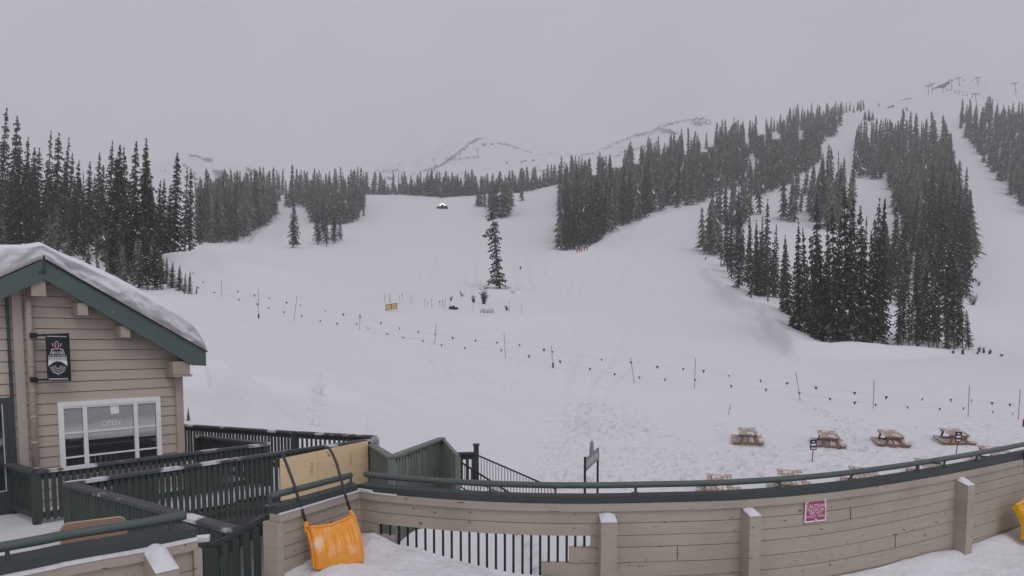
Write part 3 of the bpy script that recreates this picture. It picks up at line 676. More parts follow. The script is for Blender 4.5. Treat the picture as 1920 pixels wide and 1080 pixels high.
GAPS = [(1318,275,7,8),(1335,269,4,5),(1288,284,5,4),(1427,244,9,6),(1454,247,9,12),(1401,258,4,10),(1412,290,13,6),(1501,242,6,16),(1552,251,5,9),(1193,297,7,8),(1113,319,5,8),(1158,307,11,5)]
KEEP = []
for e in TREES:
    if e[4] == 'band':
        (xb, yb), (xt, yt) = proj(e[1]), proj(e[2]); drop = False
        for gx, gy, rx, ry in GAPS:
            if abs(xb-gx) < rx*.8+2.5 and yt < gy+ry and yb > gy-ry:
                if yb-(gy+ry) > .45*(yb-yt): e = (yb-gy-ry, e[1], e[1].lerp(e[2], (yb-gy-ry)/(yb-yt)), e[3]*1.3, e[4], e[5]); yt = gy+ry
                elif gy-yt > .8*(yb-yt) : pass
                else: drop = True
        if drop: continue
    KEEP.append(e)
TREES = KEEP
TREES.sort(key=lambda e: -e[0])
NIND = 285
far = MB(); rg = random.Random(9)
for i, (ph, b, t, wid, key, var) in enumerate(TREES):
    if key == 'cone' :
        tree_obj(BROAD[0], b, t, 'broad cone-shaped spruce standing alone on the left of the run', None, wid); continue
    if key == 'youngright':
        tree_obj(VAR[4], b, t, 'young pointed spruce at the right end of the front spruces', None, wid*1.2); continue
    if i < NIND or key in ('sapling','cluster','ridge'):
        ms = SPARSE[i % 2] if var == 's' else EDGE[i % 2] if var == 'e' else BROAD[i % 2] if var == 'b' or key == 'ridge' else VAR[(i*7+int(b.x*10)) % len(VAR)]
        lab, grp = LAB[key]
        tree_obj(ms, b, t, lab, grp, wid*(1.7 if key == 'sapling' else 1.3 if key == 'cluster' else 1))
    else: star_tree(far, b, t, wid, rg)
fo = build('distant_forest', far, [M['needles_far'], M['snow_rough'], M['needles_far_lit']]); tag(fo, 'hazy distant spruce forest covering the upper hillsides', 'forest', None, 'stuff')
print('TREES', len(TREES))
# the tall spruce standing alone in the middle of the slope
b = hit(937, 541); LB = b
tree_obj(LONE, b, P(921, 384, b.y), 'tall narrow snow-flecked spruce alone in the middle of the slope', None, 1.6, rz=0.4)

# ------------------------------------------------------------------ lodge
BA = Vector((-8.14, 11.9, 0)); BT = Vector((0.66, 0.7513, 0)).normalized(); BN = Vector((0.7513, -0.66, 0)).normalized()
ZUP = Vector((0,0,1))
def W(t, z, d=0.0): return BA + BT*t + BN*d + ZUP*z
def wp(x, y, d=0.0):
    a, b = ray(x, y); dv = Vector((a, 1, b)); o = BA + BN*d
    s = o.dot(BN)/dv.dot(BN); p = dv*s
    return (p-BA).dot(BT), p.z
OV = 0.42
tr, zr = wp(82, 487, OV); te, ze = wp(386, 661, OV)
SL = (zr-ze)/(te-tr)
tc, _ = wp(338, 760)                      # wall corner
FLOOR = -2.98
lodge = thing('lodge', 'tan board-clad lodge with green gable trim at left of the deck', 'building', W(tc, FLOOR))
roof_z = lambda t: zr - SL*abs(t-tr)
# siding: one course per board, lower edge proud
mb = MB(); ch = 0.19; z = FLOOR-0.02; FH = 0.34
def span(z):
    zz = z + FH*0.6
    r = (zr - zz)/SL
    return max(-4.2, tr-r), min(tc, tr+r)
while z < zr-0.34:
    z1 = min(z+ch, zr-0.32); a0, b0 = span(z); a1, b1 = span(z1)
    if b1 <= a1: break
    pr = 0.022 + random.uniform(-.002, .002)
    mb.add([W(a0,z,pr),W(b0,z,pr),W(b1,z1-.014,0.006),W(a1,z1-.014,0.006)], [(0,1,2,3)])
    mb.add([W(a0,z,0),W(b0,z,0),W(b0,z,pr),W(a0,z,pr)], [(0,1,2,3)])
    z = z1
a0, b0 = span(FLOOR); at, bt = span(zr-0.5)
mb.prism([W(-4.2,FLOOR-1.8,-.03),W(tc,FLOOR-1.8,-.03),W(tc,ze,-.03),W(tr,zr-.3,-.03),W(-4.2,zr-SL*(tr+4.2)-.3,-.03)], -BN*0.12)
mb.box(W(tc-.06,(FLOOR-1.8+ze)/2,-3.2), BN*3.06, BT*.06, ZUP*((ze-FLOOR+1.8)/2))
build('gable_wall', mb, M['tan_wall'], lodge)
# corner board, vertical trim and downpipe
mb = MB(); mb.box(W(tc-.05,(FLOOR+ze)/2-.12,.035), BT*.055, BN*.03, ZUP*((ze-FLOOR)/2-.12)); mb.box(W(tc+.02,(FLOOR+ze)/2-.12,-.02), BT*.02, BN*.085, ZUP*((ze-FLOOR)/2-.12))
build('corner_board', mb, M['tan_pipe'], lodge)
tv, _ = wp(60, 880); tv2, _ = wp(47, 545, .05)
mb = MB(); th = wp(66,870,.05)[0]
mb.box(W(th-.28,(FLOOR+roof_z(th-.28)-.3)/2,.032), BT*.022, BN*.03, ZUP*((roof_z(th-.28)-.3-FLOOR)/2))
build('trim_strip', mb, M['green_cap'], lodge)
mb = MB(); mb.box(W(th-.15,(FLOOR+roof_z(th-.15)-.3)/2,.028), BT*.07, BN*.022, ZUP*((roof_z(th-.15)-.3-FLOOR)/2)); build('trim_board', mb, M['tan_pipe'], lodge)
mb = MB(); mb.tube([W(th,FLOOR,.10), W(th,roof_z(th)-.75,.10), W(th,roof_z(th)-.55,.10)], .055, 10)
for q in range(9): mb.tube([W(th,FLOOR+.3+q*.45,.10), W(th,FLOOR+.34+q*.45,.10)], .059, 10)
build('downpipe', mb, M['tan_pipe'], lodge, True)
# roof slab with soffit, fascia boards
def roof_side(sgn, t_end):
    mb = MB(); p0 = (tr, zr); p1 = (t_end, roof_z(t_end))
    mb.prism([W(p0[0],p0[1]-.02,OV-.03),W(p1[0],p1[1]-.02,OV-.03),W(p1[0],p1[1]-.14,OV-.03),W(p0[0],p0[1]-.14,OV-.03)], -BN*6.6)
    return mb
build('roof', roof_side(1, te), M['tan_wall'], lodge); build('roof', roof_side(-1, -4.4), M['tan_wall'], lodge)
mb = MB(); mb.prism([W(tr,zr,OV),W(te,ze,OV),W(te,ze-.27,OV),W(te-.27,ze-.27+.02,OV),W(tr,zr-.33,OV)], -BN*.045); build('fascia_board', mb, M['fascia'], lodge)
mb = MB(); mb.prism([W(tr-.003,zr,OV),W(tr-.003,zr-.33,OV),W(-4.4,roof_z(-4.4)-.33,OV),W(-4.4,roof_z(-4.4),OV)], -BN*.045); build('fascia_board', mb, M['fascia'], lodge)
mb = MB(); mb.box(W(te-.02,ze-.13,-2.9), BT*.02, BN*3.27, ZUP*.13); build('eave_board', mb, M['fascia'], lodge)
mb = MB(); mb.box(W(tr,zr-.07,OV+.012), BT*.018, BN*.012, ZUP*.14); mb.box(W(tr-.03,zr-.21,OV+.012), BT*.05, BN*.012, ZUP*.012); build('ridge_bracket', mb, M['green_cap'], lodge)
mb = MB(); mb.bar(W(tr,zr+.012,OV+.01),W(te+.02,ze+.012,OV+.01),.06,.02,up=(0,0,1)); build('drip_edge', mb, M['black'], lodge)
for x, y, s in [(70,540,.14),(153,580,.105),(233,622,.105)]:
    t, z = wp(x, y, .30); mb = MB()
    mb.prism([W(t-s*.75,z-s,.37),W(t+s*.75,z-s,.37),W(t+s*.75,z+s,.37),W(t-s*.75,z+s,.37)], -BN*.36); build('roof_beam', mb, M['tan'], lodge)
t, z = wp(337, 678, .30); mb = MB(); mb.box(W(tc-.10,ze-.30,.2), BT*.16, BN*.17, ZUP*.13); mb.box(W(tc-.08,ze-.455,.18), BT*.19, BN*.18, ZUP*.02); build('eave_bracket', mb, M['tan'], lodge)
# snow lying on the roof
def roof_snow():
    mb = MB()
    E_ = te-tr; prof = [(-4.5,.68),(-1.2,.72),(-.8,.62),(-.55,.50),(-.25,.34),(0,.25),(.3,.27),(.6,.33),(1.0,.39),(1.4,.43),(1.8,.45),(E_-.5,.46),(E_-.22,.42),(E_-.09,.32),(E_-.02,.20),(E_+.03,.04)]
    px = np.array([p[0] for p in prof]); ph = np.array([p[1] for p in prof])
    ts = np.concatenate([np.linspace(-4.5, te-tr-.35, 170), np.linspace(te-tr-.33, te-tr+.03, 34)])
    hs = np.interp(ts, px, ph); rows = []
    front = np.linspace(0, 1, 20)
    for v in front:
        row = []
        for t, h in zip(ts, hs):
            zz = roof_z(tr+t) + .02
            nb = float(fbm(t*3.6+3, v*1.6, 3, 41))*.28 + float(fbm(t*10, v*4, 2, 44))*.05
            bul = -.10+.17*v**.7 if v < .9 else .058-.05*((v-.9)/.1)**2
            row.append(W(tr+t, zz + h*v, OV-.10 + bul + nb*math.sin(PI*min(1,v*.95+.03))**.5))
        rows.append(row)
    for d in [0.22, 0.05, -.15, -.5, -1, -1.6, -2.4, -3.2, -4, -5, -6.1]:
        rows.append([W(tr+t, roof_z(tr+t)+.02+h+ .05*math.sin(d*1.7+t) + (0.06 if d<0 else .03), d) for t, h in zip(ts, hs)])
    rows.append([W(tr+t, roof_z(tr+t), -6.2) for t in ts])
    mb.grid(rows)
    mb.grid([[W(te+.02, roof_z(te)+ (.03+.0*q)*v, .3-q*.65) for q in range(10)] for v in (0,1)])
    o = build('snow_slab', mb, M['snow_roof'], None, True, org=W(tr, zr)); tag(o, 'thick slab of snow lying on the lodge roof', 'snow')
roof_snow()
# window
x0, zt = wp(106, 753); x1, _ = wp(298, 745); _, zt2 = wp(298, 744); zt = (zt+zt2)/2; zb = (wp(118,873)[1]+wp(303,856)[1])/2 - .12
win = MB(); fw = .085
def frect(mb, a, b, c, d, d0, d1): mb.box(W((a+b)/2,(c+d)/2,(d0+d1)/2), BT*(abs(b-a)/2), BN*(abs(d1-d0)/2), ZUP*(abs(d-c)/2))
frect(win, x0, x1, zt-fw, zt, .0, .068); frect(win, x0, x0+fw, zb, zt-fw, .0, .066); frect(win, x1-fw, x1, zb, zt-fw, .0, .066); frect(win, x0-.03, x1+.03, zb-.05, zb, .0, .09)
iw = x1-x0-2*fw; m0, m1 = x0+fw+iw*.215, x0+fw+iw*.765; mw = .035
for m in (m0, m1): frect(win, m-mw, m+mw, zb, zt-fw, .0, .058)
frect(win, x0+fw, x1-fw, zt-fw-.035, zt-fw, .0, .056)
wo = build('window', win, M['white'], lodge)
ih = zt-fw-zb
for (a, b) in ((x0+fw, m0-mw), (m0+mw, m1-mw), (m1+mw, x1-fw)):
    mb = MB(); frect(mb, a, b, zb, zt-fw-.035, .025, .030); build('pane', mb, M['glass'], wo)
    for fz in (.60, .235):
        mb = MB(); frect(mb, a, b, zb+ih*fz-.014, zb+ih*fz+.014, .030, .048); build('glazing_bar', mb, M['white'], wo)
# grey blinds hanging behind the upper glass
for (a, b, lo) in ((m0+mw, m1-mw, .47), (m1+mw, x1-fw, .44), (x0+fw, m0-mw, .52)):
    mb = MB(); frect(mb, a+.01, b-.01, zb+ih*lo, zt-fw-.04, .0305, .032); build('blind', mb, M['blind'], wo)
mb = MB(); frect(mb, m0+mw+.50*(m1-m0-2*mw), m0+mw+.68*(m1-m0-2*mw), zb+ih*.84, zb+ih*.97, .034, .0355)
o = build('notice_sheet', mb, M['sign_white'], None, org=W(m0,zt)); tag(o, 'small white notice sheet stuck to the top of the lodge window', 'notice')
mb = MB(); cx = m0+mw+.50*(m1-m0-2*mw)
text_mb(mb, 'OPEN', .15, W(cx, zb+ih*.705, .0335), BT, ZUP, BN, sx=.85)
o = build('open_lettering', mb, M['emblem_hi'], None, org=W(cx,zb+ih*.7)); tag(o, 'thin pale OPEN lettering in the middle pane of the lodge window', 'window sign')
# door at the left edge
td, _ = wp(20, 760, .03); td1 = wp(22, 750, .03)[0]; zt = wp(10, 746, .03)[1]
mb = MB(); frect(mb, td1-1.0, td1, zt-.10, zt, 0, .06); frect(mb, td1-.075, td1, FLOOR, zt-.10, 0, .058); frect(mb, td1-1.0, td1-.9, FLOOR, zt-.10, 0, .058)
dr = build('door', mb, M['green_cap'], lodge)
mb = MB(); frect(mb, td1-.9, td1-.075, FLOOR+.02, FLOOR+.42, .01, .05); frect(mb, td1-.135, td1-.075, FLOOR+.42, zt-.1, .01, .05); build('door_leaf', mb, M['green_cap'], dr)
mb = MB(); frect(mb, td1-.9, td1-.148, FLOOR+.44, zt-.1, .025, .03); build('door_glass', mb, M['glass'], dr)
mb = MB(); frect(mb, td1-.148, td1-.135, FLOOR+.437, zt-.1, .025, .053); frect(mb, td1-.9, td1-.135, FLOOR+.42, FLOOR+.436, .025, .053); build('glazing_bead', mb, M['sign_grey_lt'], dr)

# hanging banner on two black arms
ban = thing('hanging_banner', 'dark hanging banner with pale emblem on the lodge gable', 'banner', W(th, -.2, .1))
# banner plane: stands out from the wall next to the downpipe, facing the camera
def BP(x, y): return W(*wp(x, y, .32), .32)
q = [BP(84,629), BP(126,624), BP(131,714), BP(89,711)]
bt_ = (BP(127,670)-BP(86,670)); bw = bt_.length; ex = bt_.normalized(); ez = ZUP; bc = (q[0]+q[1]+q[2]+q[3])/4; ebn = ex.cross(ez).normalized()
if ebn.dot(Vector((0,-1,0))) < 0: ebn = -ebn
hh = ((q[0]-q[3]).length+(q[1]-q[2]).length)/4; hw = bw/2
mb = MB(); mb.box(bc, ex*hw, ebn*.008, ez*hh); cl = build('banner_cloth', mb, M['banner'], ban)
def bb(u, v): return bc + ex*(u*hw) + ez*(v*hh) + ebn*.0095
mb = MB()
for v in (.99, -.97):
    L0 = W(*wp(62 if v > 0 else 63, 629 if v > 0 else 712, .16), .16)
    mb.bar(L0, bc+ex*(hw*1.12)+ez*(v*hh*1.02), .035, .035); mb.box(L0, ex*.05, ebn*.05, ez*.045)
build('bracket_arm', mb, M['black'], ban)
mb = MB(); mb.box(bc+ex*(hw*1.06), ex*.016, ebn*.02, ez*hh*1.05); build('edge_rod', mb, M['black'], ban)
mb = MB(); mb.box(bb(0,.90), ex*hw*.9, ebn*.002, ez*.008); mb.box(bb(0,-.95), ex*hw*.9, ebn*.002, ez*.012); build('hem_rod', mb, M['emblem'], cl)
em = MB()
def ring(mb, u, v, ru, rv, w, a0, a1, n=20, mi=0, off=0.0):
    pts = []
    for i in range(n+1):
        a = a0+(a1-a0)*i/n; pts.append((bb(u+ru*math.cos(a), v+rv*math.sin(a))+ebn*off, bb(u+(ru-w)*math.cos(a), v+(rv-w*.55)*math.sin(a))+ebn*off))
    for i in range(n): mb.add([pts[i][0],pts[i+1][0],pts[i+1][1],pts[i][1]], [(0,1,2,3)], mi)
def poly(mb, pts, mi=0, off=0.0): mb.add([bb(*p)+ebn*off for p in pts], [tuple(range(len(pts)))], mi)
ring(em, -.02, .52, .20, .19, .07, 0, 2*PI, 24)
poly(em, [(-.16,.52),(-.02,.68),(.10,.52),(-.02,.36)], 2, .001)
for s in (-1, 1):
    poly(em, [(s*.40-.02,.62),(s*.46-.02,.60),(s*.36-.02,.45),(s*.28-.02,.48)])
    poly(em, [(s*.20,.38),(s*.52,.36),(s*.70,.12),(s*.58,.12),(s*.46,.30),(s*.22,.32)])
    poly(em, [(s*.34,.24),(s*.42,.24),(s*.52,.12),(s*.34,.12)])
poly(em, [(-.86,.085),(.86,.085),(.86,.06),(-.86,.06)])
text_mb(em, 'EAGLE', .052, bb(0,.185), ex, ez*1.35, ebn, 1, sx=.9)
top, bot = [], []
for i in range(25):
    u = -.86+1.72*i/24; top.append((u, .02)); bot.append((u, -.40+.22*(1-(u/.86)**2)))
for i in range(24): em.add([bb(*bot[i]),bb(*bot[i+1]),bb(*top[i+1]),bb(*top[i])], [(0,1,2,3)], 1)
text_mb(em, 'SMOKEHOUSE', .050, bb(0,-.075)+ebn*.001, ex, ez*1.9, ebn, 3, sx=.95, depth=.001)
for ru, w in ((.62,.07),(.46,.07),(.30,.08)): ring(em, 0, -.34, ru, ru*.62, w, PI*1.05, PI*1.95, 18)
ring(em, 0, -.34, .76, .40, .05, PI*1.08, PI*1.92, 24); poly(em, [(-.07,-.72),(.07,-.72),(0,-.82)])
build('emblem', em, [M['emblem'], M['emblem_hi'], M['emblem_red'], M['banner']], cl)

# ------------------------------------------------------------------ deck: floors and slatted railings
mb = MB()
dp = [(-12.5,9.5),(-4.2,3.6),(-3.0,4.6),(-2.75,5.75),(-3.2,7.6),(-6.75,10.15),(-3.3,14.45),(-1.5,14.8),(-3.0,15.2),(-8.6,17.1),(-14,13)]
mb.prism([(x,y,FLOOR-.05) for x, y in dp], (0,0,-.25)); o = build('deck', mb, M['deckwood']); o['kind'] = 'structure'
def inside(x, y): return inpoly(x, y, dp)
mb = MB(); ng = 90
gx = np.linspace(-13, -1.5, ng); gy = np.linspace(3.6, 17, ng)
idx = {}
for i in range(ng-1):
    for j in range(ng-1):
        if inside((gx[i]+gx[i+1])/2, (gy[j]+gy[j+1])/2):
            f = []
            for a, c in ((i,j),(i+1,j),(i+1,j+1),(i,j+1)):
                if (a,c) not in idx:
                    idx[(a,c)] = len(mb.v); mb.v.append((gx[a], gy[c], FLOOR+.02+.05*float(fbm(gx[a]*1.7, gy[c]*1.7, 3, 60))))
                f.append(idx[(a,c)])
            mb.f.append(tuple(f)); mb.m.append(0)
o = build('deck_snow', mb, M['snow_rough'], None, True); o['kind'] = 'structure'

GR = 'dark green slatted deck railings'
def railing(name, label, a, b, zb=None, post_a=True, post_b=True, cap_w=.16, pitch=.098, sw=.062, green='green', capm='rail_top', slat_side=1, low=True, cat='railing', zba=None, zbb=None, slatm=None, capt=.045):
    a, b = Vector(a), Vector(b)
    za = zba if zba is not None else (zb if zb is not None else FLOOR); zb_ = zbb if zbb is not None else (zb if zb is not None else FLOOR)
    r = thing(name, label, cat, ((a.x+b.x)/2,(a.y+b.y)/2,(za+zb_)/2), GR)
    d = (b-a); hd = Vector((d.x,d.y,0)); L = hd.length; hd.normalize(); nrm = Vector((hd.y,-hd.x,0))
    mb = MB(); mb.bar(a+(0,0,-capt/2) if False else a-ZUP*capt/2, b-ZUP*capt/2, cap_w, capt); build('top_rail', mb, M[capm], r)
    mb = MB(); mb.bar(a-ZUP*(capt+.055), b-ZUP*(capt+.055), .038, .105); build('upper_rail', mb, M[green], r)
    if low: mb = MB(); mb.bar(Vector((a.x,a.y,za+.16)), Vector((b.x,b.y,zb_+.16)), .038, .10); build('lower_rail', mb, M[green], r)
    mb = MB(); n = max(1, int(L/pitch))
    for i in range(n):
        t = (i+.5)/n; p = a+d*t; zz = za+(zb_-za)*t + (.08 if low else 0)
        o2 = nrm*(.035*slat_side)
        top = p.z-capt-.008; jx = random.uniform(-.004,.004)
        mb.box(Vector((p.x,p.y,(top+zz)/2))+o2+hd*jx, hd*sw/2, nrm*.011, ZUP*(top-zz)/2)
    build('slats', mb, M[slatm or green], r)
    for flag, p, zz in ((post_a, a, za), (post_b, b, zb_)):
        if flag:
            mb = MB(); mb.box(Vector((p.x,p.y,(p.z-capt+zz)/2))-hd*0, hd*.05, nrm*.05, ZUP*((p.z-capt-zz)/2-.001)); build('post', mb, M[green], r)
    return r
ZR = -2.08
A1 = Pz(64,883,ZR); B1 = Pz(498,831,ZR)
railing('deck_railing', 'slatted railing nearest the lodge window, running along the wall', A1, B1, slat_side=1)
railing('deck_railing', 'short slatted railing end beside the lodge door', A1+Vector((-.02,.03,0)), W(wp(36,868,.05)[0]-.15, ZR, .06), post_a=False, post_b=False)
K1 = Pz(372,816,ZR); K0 = Pz(336,820,ZR)
railing('deck_railing', 'inner slatted railing with bare pale top rail behind the lodge corner', B1+Vector((.02,.05,.0)), K1, post_a=False, sw=.055)
C0 = Pz(336,795,ZR); C1 = Pz(552,809,ZR); C2 = Pz(704,817,ZR)
railing('deck_railing', 'far slatted railing in front of the snow bank, beside the lodge corner', C0, C1, zb=-3.05, post_a=False)
railing('deck_railing', 'far slatted railing with daylight between slats behind the plywood', C1+Vector((.05,0,0)), C2, zb=-3.3, post_a=False, sw=.05, pitch=.12)
A2 = Pz(126,904,ZR); B2 = Pz(691,823,ZR)
railing('deck_railing', 'long slatted railing with snowy top rail beside the plywood sheet', A2, B2, zba=FLOOR-.05, zbb=-3.5, slat_side=1)
B3 = Pz(436,989,ZR+.02)
railing('deck_railing', 'slatted railing slanting towards the near corner with snow along its top', A2+Vector((.03,-.03,.004)), B3, zb=FLOOR, post_a=False, slat_side=1, sw=.085)
# two-sheet plywood leaning on the long railing
d2 = (B2-A2); d2.z = 0; d2.normalize(); n2 = Vector((d2.y,-d2.x,0))
def onrail(x, y, off):
    a, bq = ray(x, y); dv = Vector((a,1,bq)); o = A2+n2*off; s = o.dot(n2)/dv.dot(n2); return dv*s
pl = onrail(524,860,.07); pr = onrail(689,826,.07)
mb = MB(); ptop0 = pl.z; L = (pr-pl).length; zlo = -3.0
mid = pl.lerp(pr, .40)
mb.prism([(pl.x,pl.y,pl.z),(mid.x-.003*d2.x,mid.y-.003*d2.y,(pl.z+(pr.z-pl.z)*.40)),(mid.x-.003*d2.x,mid.y-.003*d2.y,zlo),(pl.x,pl.y,zlo)], n2*.014)
mb.prism([(mid.x+.003*d2.x,mid.y+.003*d2.y,(pl.z+(pr.z-pl.z)*.40)),(pr.x,pr.y,pr.z),(pr.x,pr.y,zlo),(mid.x+.003*d2.x,mid.y+.003*d2.y,zlo)], n2*.016)
o = build('plywood_sheet', mb, M['ply'], None, org=(mid.x,mid.y,zlo)); tag(o, 'bare plywood sheeting fixed to the long slatted railing', 'plywood')
mb = MB()
for t in (.33, .78):
    c = pl.lerp(pr, t); 
    for q in range(5):
        mb.box(Vector((c.x,c.y,c.z-.22-.05*q))+n2*.0185, d2*(.035 if q%2 else .025), n2*.001, ZUP*.006)
build('stamp_marks', mb, M['brown'], o)
# small round sign on the railing end post
mb = MB(); c = onrail(700,831,.08)+d2*.05; mb.box(c, d2*.11, n2*.006, ZUP*.105)
so = build('round_sign', mb, M['sign_grey_lt'], None, org=c); tag(so, 'small pale notice with a round symbol at the end of the plywood', 'sign')
mb = MB(); rr_ = []
for i in range(21):
    a = 2*PI*i/20; rr_.append((c+n2*.0075+d2*.075*math.cos(a)+ZUP*.075*math.sin(a), c+n2*.0075+d2*.058*math.cos(a)+ZUP*.058*math.sin(a)))
for i in range(20): mb.add([rr_[i][0],rr_[i+1][0],rr_[i+1][1],rr_[i][1]], [(0,1,2,3)])
mb.box(c+n2*.0075, d2*.035, n2*.0005, ZUP*.012); build('symbol', mb, M['black'], so)
# stair enclosure: zig-zag slatted screens
S0 = B2+Vector((.06,-.02,-.10)); S1 = Pz(733,855,ZR); S2 = Pz(829,820,ZR); S3 = Pz(858,853,ZR-.05)
railing('slatted_screen', 'short grey-green slatted screen right of the plywood', S0, S1, zb=-4.9, green='green_light', low=False, post_a=True, cat='screen', capm='green_light', sw=.085, pitch=.125)
railing('slatted_screen', 'tall grey-green slatted screen with raised right end beside the stairs', S1, S2, zb=-4.9, green='green_light', low=False, cat='screen', capm='green_light', slat_side=1, sw=.08, pitch=.128)
railing('slatted_screen', 'narrow slatted screen dropping from the tall screen to the stairs', S2+Vector((.03,-.05,-.02)), S3, zb=-4.9, green='green_light', low=False, post_a=False, cat='screen', capm='green_light', sw=.075, pitch=.115, cap_w=.07)
D0 = Pz(850,850,-2.3); D1 = Pz(893,850,-2.3)
D0 = P(848,849,14.6); D1 = P(893,848,14.6)
railing('stair_landing_railing', 'short dark landing railing with snow showing between slats at the stair head', D0, D1, zb=D1.z-.62, pitch=.13, sw=.07, low=False, post_a=False, capm='green_cap', cat='railing')
mb = MB(); pb = P(893,843,14.6); mb.box(pb-ZUP*.45, (.055,0,0),(0,.055,0), ZUP*.55); mb.box(pb+ZUP*.11, (.07,0,0),(0,.07,0), ZUP*.02)
o = build('stair_post', mb, M['green_cap'], None, org=pb-ZUP); tag(o, 'dark newel post at the head of the snow stairs', 'post')
def stair_rail(label, a, b, nb, hgt, r=.018):
    t = thing('stair_handrail', label, 'handrail', b, 'stair handrails')
    mb = MB(); mb.tube([a, b], r, 8); build('handrail', mb, M['black'], t)
    mb = MB(); mb.tube([a-ZUP*hgt, b-ZUP*hgt], r*.8, 6); build('lower_rail', mb, M['black'], t)
    mb = MB()
    for i in range(nb):
        p = a.lerp(b, (i+.5)/nb); mb.tube([p, p-ZUP*hgt], .008, 5)
    build('balusters', mb, M['black'], t)
    for p in (a, b):
        mb = MB(); mb.tube([p+ZUP*.02, p-ZUP*(hgt+.35)], r, 6); build('rail_post', mb, M['black'], t)
stair_rail('thin black stair handrail descending from the newel post on the far side', P(894,853,14.6), P(1042,917,13.9), 26, .62)
stair_rail('thin black stair handrail on the near side of the snow stairs', P(857,862,13.2), P(968,932,12.2), 18, .5)
# stairs down to the snow
mb = MB()
for i in range(9):
    t = i/9; a = P(860,905,13.2).lerp(P(985,945,12.3), t); bq = P(893,898,14.6).lerp(P(1040,935,13.9), t)
    z = -3.0-.2*i-.1; mb.prism([(a.x,a.y,z),(bq.x,bq.y,z),(bq.x+.24,bq.y-.02,z),(a.x+.24,a.y-.02,z)], (0,0,-.05))
o = build('snow_stairs', mb, M['snow_rough'], None, org=P(930,930,13)); tag(o, 'snow-covered steps leading down from the deck between black handrails', 'stairs')

# ------------------------------------------------------------------ near parapets
ZC = -1.47                                     # underside of the dark cap
def spline(pts, n):
    pts = [Vector(p) for p in pts]; out = []
    ext = [pts[0]*2-pts[1]]+pts+[pts[-1]*2-pts[-2]]
    for i in range(1, len(ext)-2):
        p0,p1,p2,p3 = ext[i-1:i+3]
        for k in range(n):
            t = k/n; out.append(.5*((2*p1)+(-p0+p2)*t+(2*p0-5*p1+4*p2-p3)*t*t+(-p0+3*p1-3*p2+p3)*t**3))
    out.append(pts[-1]); return out
RW = [Pz(x,y,ZC) for x, y in [(674,919),(720,925.5),(850,936),(980,942),(1110,943.5),(1240,941),(1390,936),(1575,920),(1762,891),(1920,859)]]
RW.append(RW[-1]+(RW[-1]-RW[-2])*.9+Vector((0,.12,0)))
MAIN = spline(RW, 14)
RET = [Pz(521,964,ZC), Pz(674,919,ZC)]
LW = spline([Pz(-240,1170,ZC) if False else Vector((-4.3,2.95,ZC)), Pz(21,1080,ZC), Pz(133,1056,ZC), Pz(267,1032,ZC), Pz(368,1011,ZC)], 10)
def path_normals(path):
    ns = []
    for i in range(len(path)):
        d = path[min(i+1,len(path)-1)]-path[max(i-1,0)]; d.z = 0; d.normalize(); ns.append(Vector((d.y,-d.x,0)))   # towards the camera
    return ns
def sweep(mb, path, ns, d0, d1, z0, z1, i0=0, i1=None, mi=0):
    i1 = len(path)-1 if i1 is None else i1; n = i1-i0+1; vs = []
    for i in range(i0, i1+1):
        p = Vector((path[i].x,path[i].y,0)); nn = ns[i]
        vs += [p+nn*d1+ZUP*z0, p+nn*d1+ZUP*z1, p+nn*d0+ZUP*z1, p+nn*d0+ZUP*z0]
    fs = [(a*4+k, a*4+4+k, a*4+4+(k+1)%4, a*4+(k+1)%4) for a in range(n-1) for k in range(4)]
    fs += [(3,2,1,0), tuple((n-1)*4+k for k in range(4))]
    mb.add(vs, fs, mi)
def sub_path(path, xa, xb, z):
    # dense resampling of the path between photo columns xa..xb (measured at height z)
    dense = []
    for a, b in zip(path, path[1:]):
        for k in range(12): dense.append(a.lerp(b, k/12))
    dense.append(path[-1]); out = [p for p in dense if xa <= proj((p.x,p.y,z))[0] <= xb]
    return out
PBOT = -2.62
def boards(mb, path, zs, open_fn=None):
    """horizontal boards; open_fn(z0,z1)->(xa,xb) photo columns left open"""
    for k, (z1, z0) in enumerate(zip(zs, zs[1:])):
        pr = .004*(k % 2)
        segs = [(-1e9, 1e9)]
        if open_fn:
            o = open_fn(z0, z1)
            if o: segs = [(-1e9, o[0]), (o[1], 1e9)]
        if path is MAIN:
            for j in ((1400, 1141), (1555+40*(k%3),), (1795, 1140), (1300-30*(k%2),), (1680,1401))[k % 5]: segs = [q for a, b in segs for q in (((a, j-.45), (j+.45, b)) if a < j < b else ((a, b),))]
        for xa, xb in segs:
            p = sub_path(path, xa, xb, (z0+z1)/2)
            if len(p) < 2: continue
            ns = path_normals(p)
            sweep(mb, p, ns, -.06, -.006+pr, z0+.003, z1-.003)
            sweep(mb, p, ns, -.05, -.016, z1-.003, z1+.003) if k else None
ZS = [-1.545, -1.66, -1.775, -1.885, -2.03, -2.17, -2.32, -2.47, -2.62]
def opening(z0, z1):
    zm = (z0+z1)/2
    if zm > -1.775: return None
    if zm > -1.885: return (705, 1108)
    if zm > -2.03: return (740, 1067)
    return (740, 1014)
par = thing('parapet_wall', 'long tan board parapet with dark cap and pipe rail across the foreground', 'wall', Vector((MAIN[0].x, MAIN[0].y, PBOT)))
mb = MB(); boards(mb, MAIN, ZS, opening); boards(mb, RET, ZS)
mb2 = MB()
for k in range(6): 
    pass
build('boarding', mb, M['tan'], par)
mb = MB(); ns = path_normals(MAIN); sweep(mb, MAIN, ns, -.10, .022, -1.543, -1.474); nr = path_normals(RET); sweep(mb, RET, nr, -.10, .022, -1.5425, -1.4745); build('top_trim', mb, M['tan'], par)
